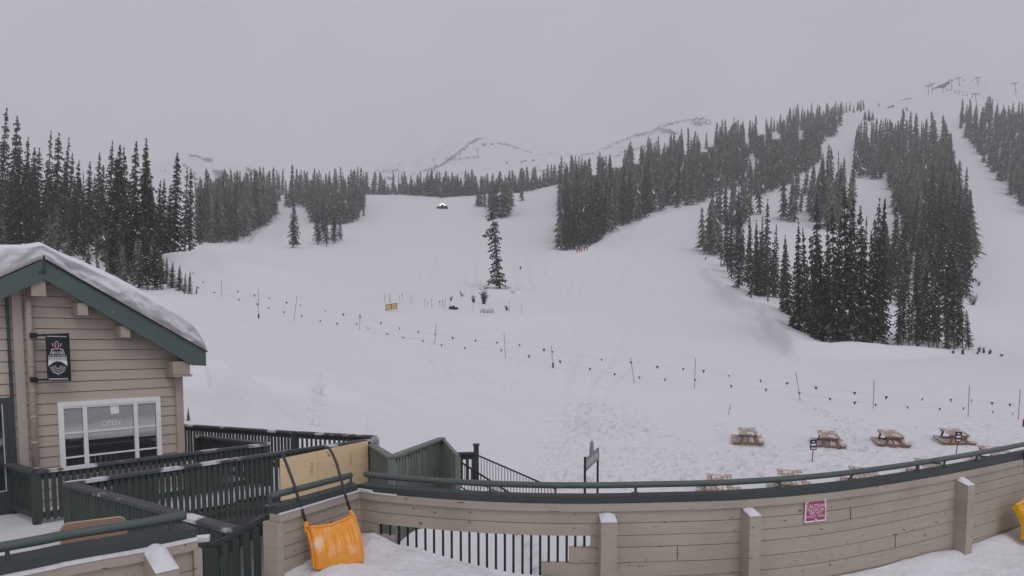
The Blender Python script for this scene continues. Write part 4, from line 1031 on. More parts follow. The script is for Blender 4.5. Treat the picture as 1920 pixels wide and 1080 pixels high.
mb = MB(); sweep(mb, MAIN, ns, -.13, .006, -1.474, -1.408); sweep(mb, RET, nr, -.13, .006, -1.4735, -1.4085); build('cap', mb, M['green_cap'], par)
# thin snow line lying on the trim under the cap
mb = MB(); sweep(mb, RET, nr, .006, .03, -1.474, -1.464); p = sub_path(MAIN, 600, 745, -1.47); sweep(mb, p, path_normals(p), .0065, .03, -1.474, -1.464); p = sub_path(MAIN, 640, 700, -1.47); sweep(mb, p, path_normals(p), .0065, .034, -1.464, -1.447)
build('snow_line', mb, M['snow_rough'], par)
def pipe(par, path, d, z, stubs, r=.03):
    ns = path_normals(path); mb = MB(); mb.tube([Vector((p.x,p.y,0))+n*d+ZUP*z for p, n in zip(path, ns)], r, 10); build('pipe_rail', mb, M['pipe'], par, True)
    for x in stubs:
        i = min(range(len(path)), key=lambda k: abs(proj((path[k].x,path[k].y,z))[0]-x)); q = Vector((path[i].x,path[i].y,0))+ns[i]*d
        mb = MB(); mb.tube([q+ZUP*(z-.01), Vector((q.x,q.y,-1.405))], .013, 7); mb.tube([Vector((q.x,q.y,-1.398)), Vector((q.x,q.y,-1.409))], .04, 10); build('pipe_bracket', mb, M['pipe'], par)
pa = sub_path(MAIN, 672, 1764, -1.33); pipe(par, pa[::6]+[pa[-1]], -.09, -1.325, [917,1195,1477,1740])
pa = sub_path(MAIN, 1768, 2200, -1.33); pipe(par, pa[::6]+[pa[-1]], -.09, -1.325, [1787,1845])
pipe(par, [RET[0]+(RET[1]-RET[0])*t for t in (0,.3,.6,.98)], -.09, -1.325, [545, 655])
# balusters in the opening
for i in range(24):
    x = 714 + i*16.6
    pth = [p for p in sub_path(MAIN, x-1.2, x+1.2, -1.9)]
    if not pth: continue
    p = pth[len(pth)//2]; zb = -1.89 if (x < 738 or x > 1068) else -2.035 if x > 1015 else -2.45
    mb = MB(); mb.tube([(p.x,p.y+.03,-1.77),(p.x,p.y+.03,zb)], .0115, 7); build('baluster', mb, M['black'], par)
def pillar(par, path, x, w, ztop, snow=True, dep=.13):
    i = min(range(len(path)), key=lambda k: abs(proj((path[k].x,path[k].y,-1.7))[0]-x)); ns = path_normals(path)
    p = Vector((path[i].x,path[i].y,0)); n = ns[i]; tdir = Vector((-n.y,n.x,0))
    mb = MB(); c = p+n*.075
    vs = []
    for s in (-1,1):
        vs += [p+tdir*s*w-n*.03+ZUP*PBOT, p+tdir*s*w+n*dep+ZUP*PBOT, p+tdir*s*w+n*dep+ZUP*(ztop-.42*dep), p+tdir*s*w-n*.03+ZUP*ztop]
    mb.add(vs, [(0,1,2,3),(7,6,5,4),(0,4,5,1),(1,5,6,2),(2,6,7,3),(3,7,4,0)])
    o = build('pillar', mb, M['tan'], par)
    mb = MB(); rows = []
    for a in np.linspace(-1,1,9):
        rows.append([p+tdir*(a*w*1.02)+n*(-.03+(dep+.035)*b)+ZUP*(ztop-.42*dep*b+.002+(.045*(1-a*a)*math.sin(PI*min(1,b*.9+.1))*snow+.004)) for b in np.linspace(0,1,7)])
    mb.grid(rows); build('snow_cap', mb, M['snow_rough'], o, True)
pillar(par, MAIN, 1140, .073, -1.565, .6); pillar(par, MAIN, 1401, .06, -1.555, .5); pillar(par, MAIN, 1793, .075, -1.555, 1.0)
# corner post where the two boarded faces meet
mb = MB(); cn = Vector((MAIN[0].x, MAIN[0].y, 0)); cd = (ns[0]+nr[-1]).normalized(); cs = Vector((-cd.y,cd.x,0))
mb.box(cn-cd*.035+ZUP*((-1.546+PBOT)/2), cs*.03, cd*.034, ZUP*((-1.546-PBOT)/2)); build('corner_post', mb, M['tan'], par)
# end post of the return wall
mb = MB(); p = Vector((RET[0].x,RET[0].y,0)); n = nr[0]; td_ = Vector((-n.y,n.x,0))
mb.box(p-td_*.0-n*.06+ZUP*(-2.05), td_*.035, n*.085, ZUP*.505); build('end_post', mb, M['tan'], par)

# left parapet
lpar = thing('parapet_wall', 'near tan parapet with snowy ledge at the bottom left corner', 'wall', Vector((LW[-1].x, LW[-1].y, PBOT)))
nl = path_normals(LW)
mb = MB(); boards(mb, LW, [-1.545,-1.70,-1.86,-2.02,-2.18,-2.34,-2.5,-2.62]); build('boarding', mb, M['tan'], lpar)
mb = MB(); sweep(mb, LW, nl, -.10, .028, -1.543, -1.474); build('top_trim', mb, M['tan'], lpar)
mb = MB(); sweep(mb, LW, nl, -.21, .004, -1.474, -1.385); build('cap', mb, M['green_cap'], lpar)
mb = MB(); sweep(mb, LW, nl, .0, .036, -1.474, -1.452); build('snow_line', mb, M['snow_rough'], lpar)
pipe(lpar, LW[:-1], -.10, -1.30, [28, 332], .034)
pillar(lpar, LW, 292, .075, -1.47, 1.5, .26)
mb = MB(); p = Vector((LW[-1].x,LW[-1].y,0)); n = nl[-1]; td_ = Vector((-n.y,n.x,0)); mb.box(p-n*.05+ZUP*(-2.08), td_*.03, n*.075, ZUP*.535); build('end_post', mb, M['tan'], lpar)

# gate between the two parapets
g0 = Pz(512,959,-1.52); g1 = Pz(396,1020,-1.80)
mb = MB()
gt = railing('stair_gate', 'dark green slatted gate between the two tan parapets', g1, g0, zba=-3.1, zbb=-2.85, pitch=.085, sw=.058, capm='green_cap', cat='gate', cap_w=.06, low=False)
del gt['group']
mb = MB(); c = Pz(381,1012,-1.78); mb.box(c-ZUP*.7, (.05,0.02,0),(-.02,.05,0), ZUP*.69); o = build('gate_post', mb, M['green'], None, org=c-ZUP*1.3); tag(o, 'dark green gate post with a little snow on top', 'post')
mb = MB(); mb.box(c+ZUP*.012, (.05,.02,0),(-.02,.05,0), ZUP*.02); build('snow_cap', mb, M['snow_rough'], o)

# snow lying on the near terrace
wx = [-4.4,-2.34,-1.99]+[p.x for p in MAIN]; wy = [2.9,4.94,5.69]+[p.y for p in MAIN]
def yw(x): return float(np.interp(x, [-4.4,-2.5,-2.34,-1.99,-1.51]+[p.x for p in MAIN[1:]], [2.95,4.72,4.94,5.69,6.56]+[p.y for p in MAIN[1:]]))
def contact(x):
    # snow height where it meets the wall, by X
    return float(np.interp(x, [-2.4,-2.0,-1.75,-1.5,-1.35,-1.1,-.9,-.6,-.3,0,.3,.75,1.2,1.9,2.3,3.2,4.6,5.2,5.4,7,9], [-2.3,-2.0,-1.98,-1.90,-1.86,-1.95,-1.955,-2.02,-2.08,-2.12,-2.15,-2.22,-2.16,-2.28,-2.30,-2.33,-2.31,-2.38,-2.36,-2.33,-2.3]))
rows = []
for x in np.concatenate([np.linspace(-4.3,-2.05,24), np.linspace(-2.0, 2.6, 150), np.linspace(2.65, 9.4, 130)]):
    r = []; Yw = yw(x)-.012; c = contact(x)
    fl = float(np.interp(x, [-3,-2.2,-1.6,-.8,0,.6,1.2,9], [-2.5,-2.15,-1.97,-2.02,-2.12,-2.3,-2.47,-2.52]))
    for v in np.linspace(0, 1, 90)**.55:
        Y = 1.2+(Yw-1.2)*v; dd = Yw-Y
        k = math.exp(-(dd/.28)**2); z = fl+(c-fl)*k
        lump = float(fbm(x*2.6, Y*2.6, 4, 71))*.10 + float(fbm(x*9, Y*9, 3, 75))*.035
        if x > .8: lump += float(fbm(x*1.2+Y*.6, (Y-x*.35)*7, 3, 77))*.07
        r.append((x, Y, z + lump*(min(1, dd/.06)*.75+.25)))
    rows.append(r)
mb = MB(); mb.grid(rows); o = build('terrace_snow', mb, M['snow_rough'], None, True); o['kind'] = 'structure'
mb = MB(); pts = [(-4.6,.8),(10,.8)]+[(p.x,p.y-.1) for p in reversed(MAIN)]+[(-2.0,5.6),(-2.4,4.9),(-4.6,2.8)]
mb.prism([(x,y,-2.64) for x, y in pts], (0,0,-.25)); o = build('terrace', mb, M['deckwood']); o['kind'] = 'structure'
# ------------------------------------------------------------------ caution sign on the parapet
def on_main(x, y, d):
    # point on the parapet face under photo pixel (x, y), d metres proud
    pth = sub_path(MAIN, x-6, x+6, -1.7); p = pth[len(pth)//2]; n = path_normals(pth)[len(pth)//2]
    a, bq = ray(x, y); dv = Vector((a,1,bq)); o = Vector((p.x,p.y,0))+n*d; s = o.dot(n)/dv.dot(n); return dv*s, n
c, n = on_main(1529, 957, .012); tx = Vector((-n.y,n.x,0))
if tx.x < 0: tx = -tx
hw = 48.5/2/F*c.y/abs(tx.x)*0.98; hh = 43/2/F*c.y
sg = MB(); sg.box(c, tx*hw, n*.004, ZUP*hh); so = build('caution_sign', sg, M['sign_white'], None, org=c); tag(so, 'magenta CAUTION sign with white border on the tan parapet', 'sign')
mb = MB(); mb.box(c+n*.0045, tx*hw*.91, n*.001, ZUP*hh*.88); build('sign_face', mb, M['magenta'], so)
mb = MB()
for body, s, v in (('CAUTION!', .062, .40), ('HEATERS ARE', .042, .06), ('VERY HOT', .044, -.22), ('DO NOT TOUCH', .044, -.52)):
    text_mb(mb, body, s*hh/.13*1.02, c+ZUP*(v*hh)+n*.0058, tx, ZUP, n, depth=.0005, sx=.95)
build('sign_lettering', mb, M['sign_white'], so)
mb = MB(); mb.box(c-ZUP*hh*.84+n*.007, tx*.014, n*.002, ZUP*.016); mb.box(c+tx*hw*.86+ZUP*hh*.84+n*.007, tx*.014, n*.002, ZUP*.02); mb.box(c-tx*hw*.86+ZUP*hh*.84+n*.007, tx*.014, n*.002, ZUP*.016); build('fixing_clip', mb, M['sign_grey_lt'], so)

# ------------------------------------------------------------------ snow scoops
def scoop(label, mats, BL, BR, TL, TR, bulge, handle, org, grp='plastic snow scoops'):
    BL, BR, TL, TR = map(Vector, (BL,BR,TL,TR))
    t = thing('snow_scoop', label, 'snow shovel', org, grp)
    nrm = (BR-BL).cross(TL-BL).normalized()
    if nrm.y > 0: nrm = -nrm
    rows = []; N1, N2 = 22, 41
    for i in range(N1+1):
        v = i/N1; r = []
        for j in range(N2+1):
            u = j/N2; p = BL.lerp(BR,u).lerp(TL.lerp(TR,u), v)
            rib = .014*max(0, math.cos((u*5.0-.5+.5)*2*PI))*min(1,(1-v)*6)*(1 if .06<u<.94 else 0)
            edge = -.05*(max(0,abs(u-.5)*2-.88)/.12)**1.5
            lowtip = -ZUP*.03*(1-abs(u-.5)*2)*(1-v) - ZUP*.035*math.sin(PI*u)*v
            r.append(p+nrm*(bulge*math.sin(PI*(.10+.80*v))+rib+edge)+lowtip)
        rows.append(r)
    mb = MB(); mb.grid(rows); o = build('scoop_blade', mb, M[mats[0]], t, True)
    sm = o.modifiers.new('thickness', 'SOLIDIFY'); sm.thickness = .008
    mb = MB()
    top = rows[-1]; mb.tube([p+ZUP*.004 for p in top[::3]], .013, 8)
    build('blade_rim', mb, M[mats[1]], t, True)
    for A, Bp, q in ((TL, BL, 0), (TR, BR, -1)):
        mb = MB(); edge = [r[q] for r in rows]
        for e0, e1 in zip(edge[2:], edge[3:]): mb.bar(e0-nrm*.02, e1-nrm*.02, .022, .05, up=nrm)
        h = handle[0] if q == 0 else handle[-1]
        mb.tube([edge[-3]-nrm*.02, edge[-1]-nrm*.01, Vector(h)], .026, 8, 0, .02)
        build('side_arm', mb, M[mats[1]], t)
    mb = MB(); mb.tube(handle, .0135, 10); build('handle', mb, M['tube'], t, True)
    mb = MB()
    for k in range(11):
        p = rows[-1][4+int(k*3.2)]; mb.box(p-ZUP*.014+nrm*.005, (BR-BL).normalized()*.004, nrm*.008, ZUP*.012)
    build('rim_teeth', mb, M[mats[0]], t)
    return t
H1 = [P(573,978,5.80),P(563,946,5.82),P(554,916,5.80),P(541,880,5.90),P(532,857,5.95),P(533,849,5.98),P(540,846,6.02),P(575,842,6.14),P(608,838,6.26),P(617,840,6.28),P(622,848,6.27),P(631,868,6.24),P(640,900,6.18),P(648,930,6.14),P(657,958,6.10)]
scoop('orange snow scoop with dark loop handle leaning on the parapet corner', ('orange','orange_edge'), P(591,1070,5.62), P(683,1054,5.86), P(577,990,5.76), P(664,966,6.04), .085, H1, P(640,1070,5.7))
c0, n0 = on_main(1915, 1000, .22)
tq = Vector((-n0.y,n0.x,0)); tq = tq if tq.x > 0 else -tq
BLy = P(1906,1014,c0.y); BLy = BLy+n0*.10
H2 = [BLy+ZUP*.46+tq*.42-n0*.14, BLy+ZUP*.72+tq*.44-n0*.2, BLy+ZUP*1.0+tq*.46-n0*.24, BLy+ZUP*1.0+tq*.66-n0*.24, BLy+ZUP*.72+tq*.66-n0*.2, BLy+ZUP*.46+tq*.62-n0*.14]
scoop('yellow snow scoop leaning on the parapet at the right edge', ('yellow','yellow'), BLy, BLy+tq*.66, BLy+ZUP*.42-n0*.10, BLy+ZUP*.42+tq*.66-n0*.10, .08, H2, BLy)

# ------------------------------------------------------------------ brown folding table leaning on its edge on the entry deck
a = Pz(112,990,-1.70); bq = Pz(238,974,-1.70); ex = (bq-a); ex.z = 0; L = ex.length; ex.normalize(); en = Vector((ex.y,-ex.x,0))
zt = (a.z+bq.z)/2+.02
def rrect(w, h, r, n=6):
    pts = []
    for cx, cy, a0 in ((w-r,h-r,0),(-w+r,h-r,PI/2),(-w+r,-h+r,PI),(w-r,-h+r,1.5*PI)):
        for k in range(n+1): aa = a0+PI/2*k/n; pts.append((cx+r*math.cos(aa), cy+r*math.sin(aa)))
    return pts
hz = .60; cc = (a+bq)/2; cc.z = zt-hz
lean = en*(-.10)+ZUP
lean.normalize()
t = thing('folding_table', 'brown round-cornered folding table standing on its edge behind the pipe rail', 'table', (cc.x,cc.y,FLOOR))
mb = MB(); mb.prism([cc+ex*u+lean*v for u, v in rrect(L/2, hz, .07)], en*.012); build('table_top', mb, M['brown'], t)
mb = MB(); mb.prism([cc-en*.031+ex*u*1.006+lean*v*1.006 for u, v in rrect(L/2, hz, .07)], en*.030); build('table_edge', mb, M['brown_edge'], t)
for s in (-1, 1):
    mb = MB(); q = cc+ex*s*L*.33-en*.05; mb.tube([q+lean*.35, q-lean*.45], .014, 6); mb.tube([q-lean*.45-ex*.1*s, q-lean*.45+ex*.1*s], .014, 6); build('leg', mb, M['black'], t)

# ------------------------------------------------------------------ post sign with arched crest in the snow
Yl, Yr_ = 15.6, 17.2
a0, a1 = P(1097,859,Yl), P(1121,842,Yr_)
st = thing('post_sign', 'grey board sign with arched crest on two black posts in the snow', 'sign', on_ground((a0.x+a1.x)/2,(a0.y+a1.y)/2))
for p in (a0, a1):
    mb = MB(); g = on_ground(p.x,p.y,-.2); mb.tube([g, p+ZUP*.03], .03, 8); build('post', mb, M['black'], st)
ex = (a1-a0); ex.z = 0; L = ex.length; ex.normalize(); en = Vector((ex.y,-ex.x,0)); z1 = (a0.z+a1.z)/2; hb = .30
c = (a0+a1)/2; c.z = z1-hb/2
mb = MB(); mb.box(c, ex*L/2*.98, en*.02, ZUP*hb/2); bd = build('board', mb, M['sign_grey'], st)
arch = [(-.17,.0),(.17,.0)]+[(.17*math.cos(k*PI/12), .10+.22*math.sin(k*PI/12)) for k in range(13)]
mb = MB(); mb.prism([c+ZUP*(hb/2+v)+ex*(u-.02)-en*.02 for u, v in arch], en*.04); build('crest', mb, M['sign_grey'], st)
mb = MB(); rr = random.Random(3); x = -L*.43
while x < L*.42:
    w = rr.uniform(.05,.09)
    for k in range(rr.choice((2,3))): mb.box(c+ex*(x+w*.5*k/1.5)+en*.022+ZUP*.005, ex*.014, en*.001, ZUP*.075)
    mb.box(c+ex*(x+w*.4)+en*.022+ZUP*rr.choice((-.05,.0,.06)), ex*w*.35, en*.001, ZUP*.012)
    x += w+.05
build('lettering', mb, M['sign_grey_lt'], bd)

# ------------------------------------------------------------------ picnic tables sunk in the snow
def make_table():
    root = bpy.data.objects.new('picnic_table', None); COL.objects.link(root); ORG[root.name] = Vector((0,0,0))
    W_, Lh = .74, 1.2; zt = .50; zs = .17
    mb = MB()
    for k in range(5): mb.box(((k-2)*.155,0,zt), (.067,0,0), (0,Lh,0), (0,0,.02))
    build('table_top', mb, M['cedar_top'], root)
    for y in (-Lh+.22, Lh-.22):
        mb = MB(); mb.box((0,y,zt-.065), (.36,0,0), (0,.02,0), (0,0,.045)); build('cleat', mb, M['cedar'], root)
    for s in (-1,1):
        mb = MB()
        mb.box((s*.54,-.1,zs), (.105,0,0), (0,Lh-.1,0), (0,0,.02))
        build('bench', mb, M['cedar_top'], root)
    for y in (-Lh+.17, Lh-.17):
        mb = MB(); mb.box((0,y,zs-.07), (.62,0,0), (0,.02,0), (0,0,.05)); build('crossbeam', mb, M['cedar'], root)
        for s in (-1,1):
            mb = MB(); mb.bar((s*.20,y+.045,zt-.02), (s*.44,y+.045,-.35), .09, .04, up=(0,1,0)); build('leg', mb, M['cedar'], root)
    for q in (-1,1):
        mb = MB(); mb.bar((0,q*(Lh-.2),zs-.04),(0,q*.12,zt-.05),.05,.04,up=(1,0,0)); build('brace', mb, M['cedar'], root)
    return root
tabs = [(1401,828,-17,'picnic table farthest left of the back row in the snow'),
        (1552,834,-21,'picnic table behind the left black stake sign'),
        (1669,832,-21,'picnic table between the two black stake signs, third in the back row'),
        (1788,829,-23,'picnic table behind the right black stake sign'),
        (1348,933,-17,'front-row picnic table farthest left, cut off by the pipe rail'),
        (1483,922,-19,'second front-row picnic table, mostly hidden by the pipe rail'),
        (1622,916,-21,'third front-row picnic table with bench end showing under the pipe rail'),
        (1748,897,-22,'front-row picnic table under the break in the pipe rail')]
proto = None
for x, y, rz, lab in tabs:
    Yt = 0
    g = hit(x, y)
    if proto is None: proto = make_table(); o = proto
    else: o = dup(proto)
    o.location = (g.x, g.y, g.z-.03); o.rotation_euler = (0,0,R(rz)-math.atan2(0,1)); tag(o, lab, 'picnic table', 'cedar picnic tables in the snow')
g = hit(1868, 872); o = dup(proto, (g.x,g.y,g.z+.02), (0,0,R(-24)), 'picnic table end glimpsed under the pipe rail farthest right', 'cedar picnic tables in the snow')

# black stake signs
def stake_sign(xb, yb, xc, yc, lab):
    g = hit(xb, yb); Y = g.y; c = P(xc, yc, Y); s = Y/F
    t = thing('stake_sign', lab, 'sign', g, 'black signs on red stakes')
    mb = MB(); mb.tube([g-ZUP*.2, c-ZUP*.1], .018, 7); build('stake', mb, M['redstick'], t)
    mb = MB(); hw, hh = 6.0*s, 9.5*s; mb.box(c, (hw,0,0), (0,.012,0), (0,0,hh)); bo = build('board', mb, M['navy'], t)
    mb = MB()
    for v, w, h in ((.62,.35,.10),(.12,.75,.10),(-.12,.72,.07),(-.68,.70,.13)):
        mb.box(c+Vector((0,-.0135,v*hh)), (w*hw,0,0), (0,.001,0), (0,0,h*hh))
    build('lettering', mb, M['sign_white'], bo)
stake_sign(1522, 868, 1525, 834, 'black sign on a red stake beside the second picnic table')
stake_sign(1791, 858, 1797, 819, 'black sign on a red stake in front of the rightmost back-row picnic table')

# ------------------------------------------------------------------ pennant fence
FP = [(416,558,415,525,62),(485,597,484,542,57),(550,601,557,555,55),(674,618,675,587,52),(814,647,818,607,49),(948,673,945,622,46),(1037,690,1034,649,44),(1191,718,1182,671,42),(1302,728,1304,672,41),(1502,752,1492,697,40),(1637,766,1639,712,39.5),(1815,781,1818,722,38.5),(1909,787,1913,731,38)]
tops = []
for i, (xb, yb, xt, yt, Y) in enumerate(FP):
    g = hit(xb, yb); t = P(xt, yt, g.y); mb = MB(); mb.tube([g-ZUP*.3, t], .021, 6)
    lab = ['thin bamboo pole at the far left end of the pennant fence','bamboo fence pole with a dark block at its foot, above the roof edge','bamboo fence pole leaning right near the left end of the pennant line','short upright bamboo pole left of the yellow board sign','bamboo fence pole leaning right below the dark sled','bamboo fence pole below the tall lone spruce','bamboo fence pole with a dark foot right of the lone spruce','bamboo fence pole leaning left in the middle of the pennant line','upright bamboo fence pole above the leftmost back-row picnic table','strongly leaning bamboo fence pole above the second picnic table','bamboo fence pole above the third back-row picnic table','tall bamboo fence pole above the rightmost back-row picnic table','bamboo fence pole at the right edge of the photo'][i]
    o = build('fence_pole', mb, M['bamboo'], None, org=g); tag(o, lab, 'pole', 'bamboo poles of the pennant fence'); tops.append((g, t))
    if i in (1, 6):
        mb = MB(); mb.tube([g-ZUP*.15, g+ZUP*.35], .055, 8); build('pole_foot', mb, M['rubber'], o)
UP = [(362,511),(381,528),(446,545),(477,552),(504,558),(538,566),(563,571),(610,582),(644,588),(675,592),(714,604),(749,614),(784,621),(816,626),(849,632),(892,637),(932,641),(974,645),(1020,654),(1036,658),(1128,673),(1183,678),(1232,686),(1281,690),(1319,694),(1366,703),(1426,712),(1476,717),(1530,725),(1602,735),(1662,743),(1730,747),(1783,748),(1822,749),(1860,754),(1894,757),(1935,762)]
LO = [(371,538),(402,548),(448,560),(482,569),(504,576),(533,584),(565,591),(600,600),(632,605),(669,606),(690,614),(726,625),(756,632),(793,638),(828,645),(872,651),(940,655),(992,666),(1050,676),(1106,690),(1153,700),(1199,706),(1247,710),(1304,710),(1371,722),(1436,729),(1499,735),(1556,746),(1603,753),(1642,757),(1702,762),(1762,765),(1807,764),(1861,771),(1900,774),(1938,778)]
px_ = np.array([p[0] for p in FP]); pY = np.array([g.y for g, t in tops])
def ropeline(pts, label):
    P3 = [P(x, y, float(np.interp(x, px_, pY))-.03) for x, y in pts]
    t = thing('pennant_rope', label, 'pennant rope', P3[0], 'pennant ropes')
    mb = MB()
    dense = []
    for a, bq in zip(P3, P3[1:]):
        for k in range(4): dense.append(a.lerp(bq, k/4)-ZUP*.02*math.sin(PI*k/4))
    dense.append(P3[-1]); mb.tube(dense, .0045, 5); build('rope', mb, M['rope'], t)
    rr = random.Random(len(pts))
    for i, p in enumerate(P3[:-1]):
        w = rr.uniform(.06,.11); h = rr.uniform(.16,.24); a = rr.uniform(-.6,.6); ca, sa = math.cos(a), math.sin(a)
        tip = Vector((rr.uniform(-.06,.06), rr.uniform(-.05,.05), -h))
        mb = MB(); e = Vector((ca*w, sa*w, 0)); th = Vector((-sa,ca,0))*.004
        mb.prism([p-e, p+tip, p+e], th); build('flag', mb, M['red'], t)
ropeline(UP, 'upper rope of small dark red pennants strung along the bamboo poles')
ropeline(LO, 'lower rope of small dark red pennants strung along the bamboo poles')

# thin sticks, yellow board sign and sled near the lone spruce
for i, (xb, yb, xt, yt) in enumerate([(720,566,722,549),(730,568,731,550),(732,567,731,549),(750,572,749,552),(755,566,754,550),(769,573,769,552),(773,567,774,552),(797,576,796,559),(801,576,801,560),(810,577,809,559),(825,576,824,563),(831,577,830,563),(834,580,835,561),(887,585,887,570),(955,588,955,565),(979,590,978,572),(1023,517,1023,501)]):
    g = hit(xb, yb); mb = MB(); t = P(xt, yt, g.y); mb.tube([g-ZUP*.3, t], .022, 5)
    o = build('marker_pole', mb, M['bamboo'], None, org=g)
    if i >= 13: tag(o, ['single thin marker pole just right of the dark sled','thin marker pole right of the dry reeds under the lone spruce','thin dark-footed marker pole farthest right below the lone spruce','thin marker pole high on the slope right of the lone spruce'][i-13], 'pole')
    else: tag(o, 'thin bamboo marker pole in the row between the yellow board and the dark sled', 'pole', 'marker poles beside the yellow board')
    if i in (4,10,11):
        mb = MB(); q = t-ZUP*.1; mb.prism([q-Vector((.1,0,0)),q+Vector((.1,0,0)),q-ZUP*.2], (0,.01,0)); build('flag', mb, M['red'], o)
g = hit(733, 584); Y = g.y; s = Y/F; c = P(734, 575, Y)
t = thing('board_sign', 'two-panel yellow board sign standing in the snow', 'sign', g)
for sgn in (-1, 1):
    mb = MB(); q = c+Vector((sgn*5.4*s,0,sgn*.8*s)); mb.box(q, (4.9*s,0,.7*s), (0,.02,0), (0,0,4.8*s)); pn = build('panel', mb, M['yellow_board'], t)
    mb = MB()
    for k in (-1, 1):
        mb.box(q+Vector((0,-.022,k*5.0*s)), (5.5*s,0,.8*s), (0,.012,0), (0,0,.5*s)); mb.box(q+Vector((k*5.2*s,-.022,k*.75*s)), (.45*s,0,0), (0,.012,0), (0,0,5.0*s))
    build('frame', mb, M['timber'], pn)
    mb = MB(); q2 = c+Vector((sgn*10.4*s,.03,0)); mb.tube([Vector((q2.x,q2.y,float(H(q2.x,q2.y))-.2)), q2+ZUP*7*s], .025, 6); build('stake', mb, M['bamboo'], t)
g = hit(850, 580); s = g.y/F
t = thing('rescue_sled', 'dark low sled lying on the snow left of the reeds', 'sled', g)
mb = MB(); mb.prism([g+Vector((x*s,-.2,z*s)) for x, z in ((-8.5,2.0),(-7,5.5),(1.5,7),(3.5,3.6),(8,4),(9,1.6),(5,.4),(-5,.8))], (0,.55,0)); build('hull', mb, M['rubber'], t)
mb = MB(); mb.prism([g+Vector((x*s,-.215,z*s)) for x, z in ((-5,3.2),(-4,4.6),(.5,5.3),(1.6,3.6))], (0,.01,0)); build('cover', mb, M['timber'], t)

# shrubs and reeds round the lone spruce and on the right slope
def shrub(x, y, hpx, wpx, label, grp, leafy=True, seed=1, name='shrub'):
    g = hit(x, y)
    if g is None: return
    s = g.y/F; rr = random.Random(seed); mb = MB(); tw = MB(); Hh, Wd = hpx*s, wpx*s/2
    for k in range(max(6, int(hpx*.9))):
        a = rr.uniform(0,6.28); r = Wd*rr.random()**.5; tip = g+Vector((math.cos(a)*r, math.sin(a)*r, Hh*rr.uniform(.45,1)))
        tw.tube([g-ZUP*.1+Vector((math.cos(a)*r*.25,math.sin(a)*r*.25,0)), tip], .02, 4, 0, .006)
        if leafy:
            for q in range(22):
                t = rr.uniform(.1,1.08); p = g.lerp(tip, t); e = Vector((rr.uniform(-1,1),rr.uniform(-1,1),rr.uniform(-.5,.6)))*(.10+.16*Hh*.4)
                f = Vector((rr.uniform(-1,1),rr.uniform(-1,1),rr.uniform(-.6,.4)))*(.10+.10*Hh*.4)
                mb.add([p, p+e, p+f], [(0,1,2)], 1 if rr.random() < .10 else 0)
    if leafy:
        o = thing(name, label, 'shrub', g, grp); build('foliage', mb, [M['needles'], M['snow_rough']], o); build('twigs', tw, M['bushes'], o)
    else: o = build(name, tw, M['grass'], None, org=g); tag(o, label, 'reeds', grp)
shrub(907,570,30,22,'bushy dark shrub directly below the lone spruce',None,True,2)
shrub(888,568,15,10,'small dark upright shrub left of the bushy one below the spruce',None,True,3)
shrub(958,555,12,12,'small shrub on the snow mound right of the lone spruce',None,True,4)
shrub(866,556,9,10,'tiny dark shrub left of the lone spruce, near the slope marks',None,True,5)
shrub(846,564,8,5,'tiny dark shrub above the dark sled',None,True,6)
shrub(912,542,7,22,'low dark scrub at the foot of the lone spruce on its left',None,True,7)
shrub(952,541,6,26,'low dark scrub at the foot of the lone spruce on its right',None,True,17)
shrub(950,582,9,9,'bare shrub right of the dry reeds',None,True,8)
shrub(976,506,8,6,'tiny shrub alone on the open run right of the lone spruce',None,True,18)
for k in range(5): shrub(902+k*5.5,587,11,8,'dry reeds poking through the snow below the lone spruce','dry reeds below the lone spruce',False,20+k,'reeds')
g = hit(1365,778); s = g.y/F; mb = MB(); mb.tube([g-ZUP*.1, g+Vector((2.5*s,0,9*s)), g+Vector((4*s,0,22*s))], .018, 5, 0, .008); mb.tube([g+Vector((2.5*s,0,9*s)), g+Vector((7*s,.1,17*s))], .012, 5, 0, .006)
o = build('twig', mb, M['bushes'], None, org=g); tag(o, 'bare twig sticking out of the snow above the picnic tables', 'twig')
for i, (x, y, h, w) in enumerate([(1824,572,22,18),(1830,528,8,6),(1835,536,10,8),(1812,534,9,5),(1805,534,6,8),(1818,500,5,5),(1830,502,5,5),(1836,660,10,5),(1844,662,10,4),(1856,664,10,5),(1833,664,5,4),(1878,668,5,4),(1805,666,12,4),(1787,665,8,4),(1500,657,10,8),(1548,660,9,7),(1466,612,14,10),(1322,488,8,7)]):
    if i == 0: shrub(x,y,h,w,'largest round shrub on the narrow piste at the right',None,True,40+i)
    else: shrub(x,y,h,w,'tiny dark shrub poking through the snow at the edge of the right slope','tiny shrubs on the right slope',True,40+i)
# small fir by the lodge corner, on the snow bank
g = hit(353,789)
if g is None or True:
    tree_obj(VAR[1], g, P(353,763,g.y), 'tiny fir beside the lodge corner on the snow bank', None, 1.7)

# half-buried bench outside the opening
g = hit(872, 1012)
if g:
    t = thing('buried_bench', 'half-buried orange-brown bench end seen through the balusters', 'bench', g)
    a, bq = g+Vector((-.30,-.05,-.10)), g+Vector((.12,.1,.22))
    mb = MB(); mb.bar(a, bq, .30, .035, up=(0,0,1)); build('seat', mb, M['cedar_top'], t)
    mb = MB(); mb.bar(bq+Vector((-.03,.03,-.4)), bq+Vector((.0,.02,.03)), .05, .05, up=(0,1,0)); build('leg', mb, M['timber'], t)
# red marker at the right edge
g = hit(1919, 800); mb = MB(); mb.tube([g-ZUP*.2, g+ZUP*.35], .05, 8); mb.tube([g+ZUP*.35,g+ZUP*.42], .05, 8, 0, .01); o = build('marker_post', mb, M['redstick'], None, org=g); tag(o, 'small dark red marker post at the right edge above the pipe rail', 'marker')
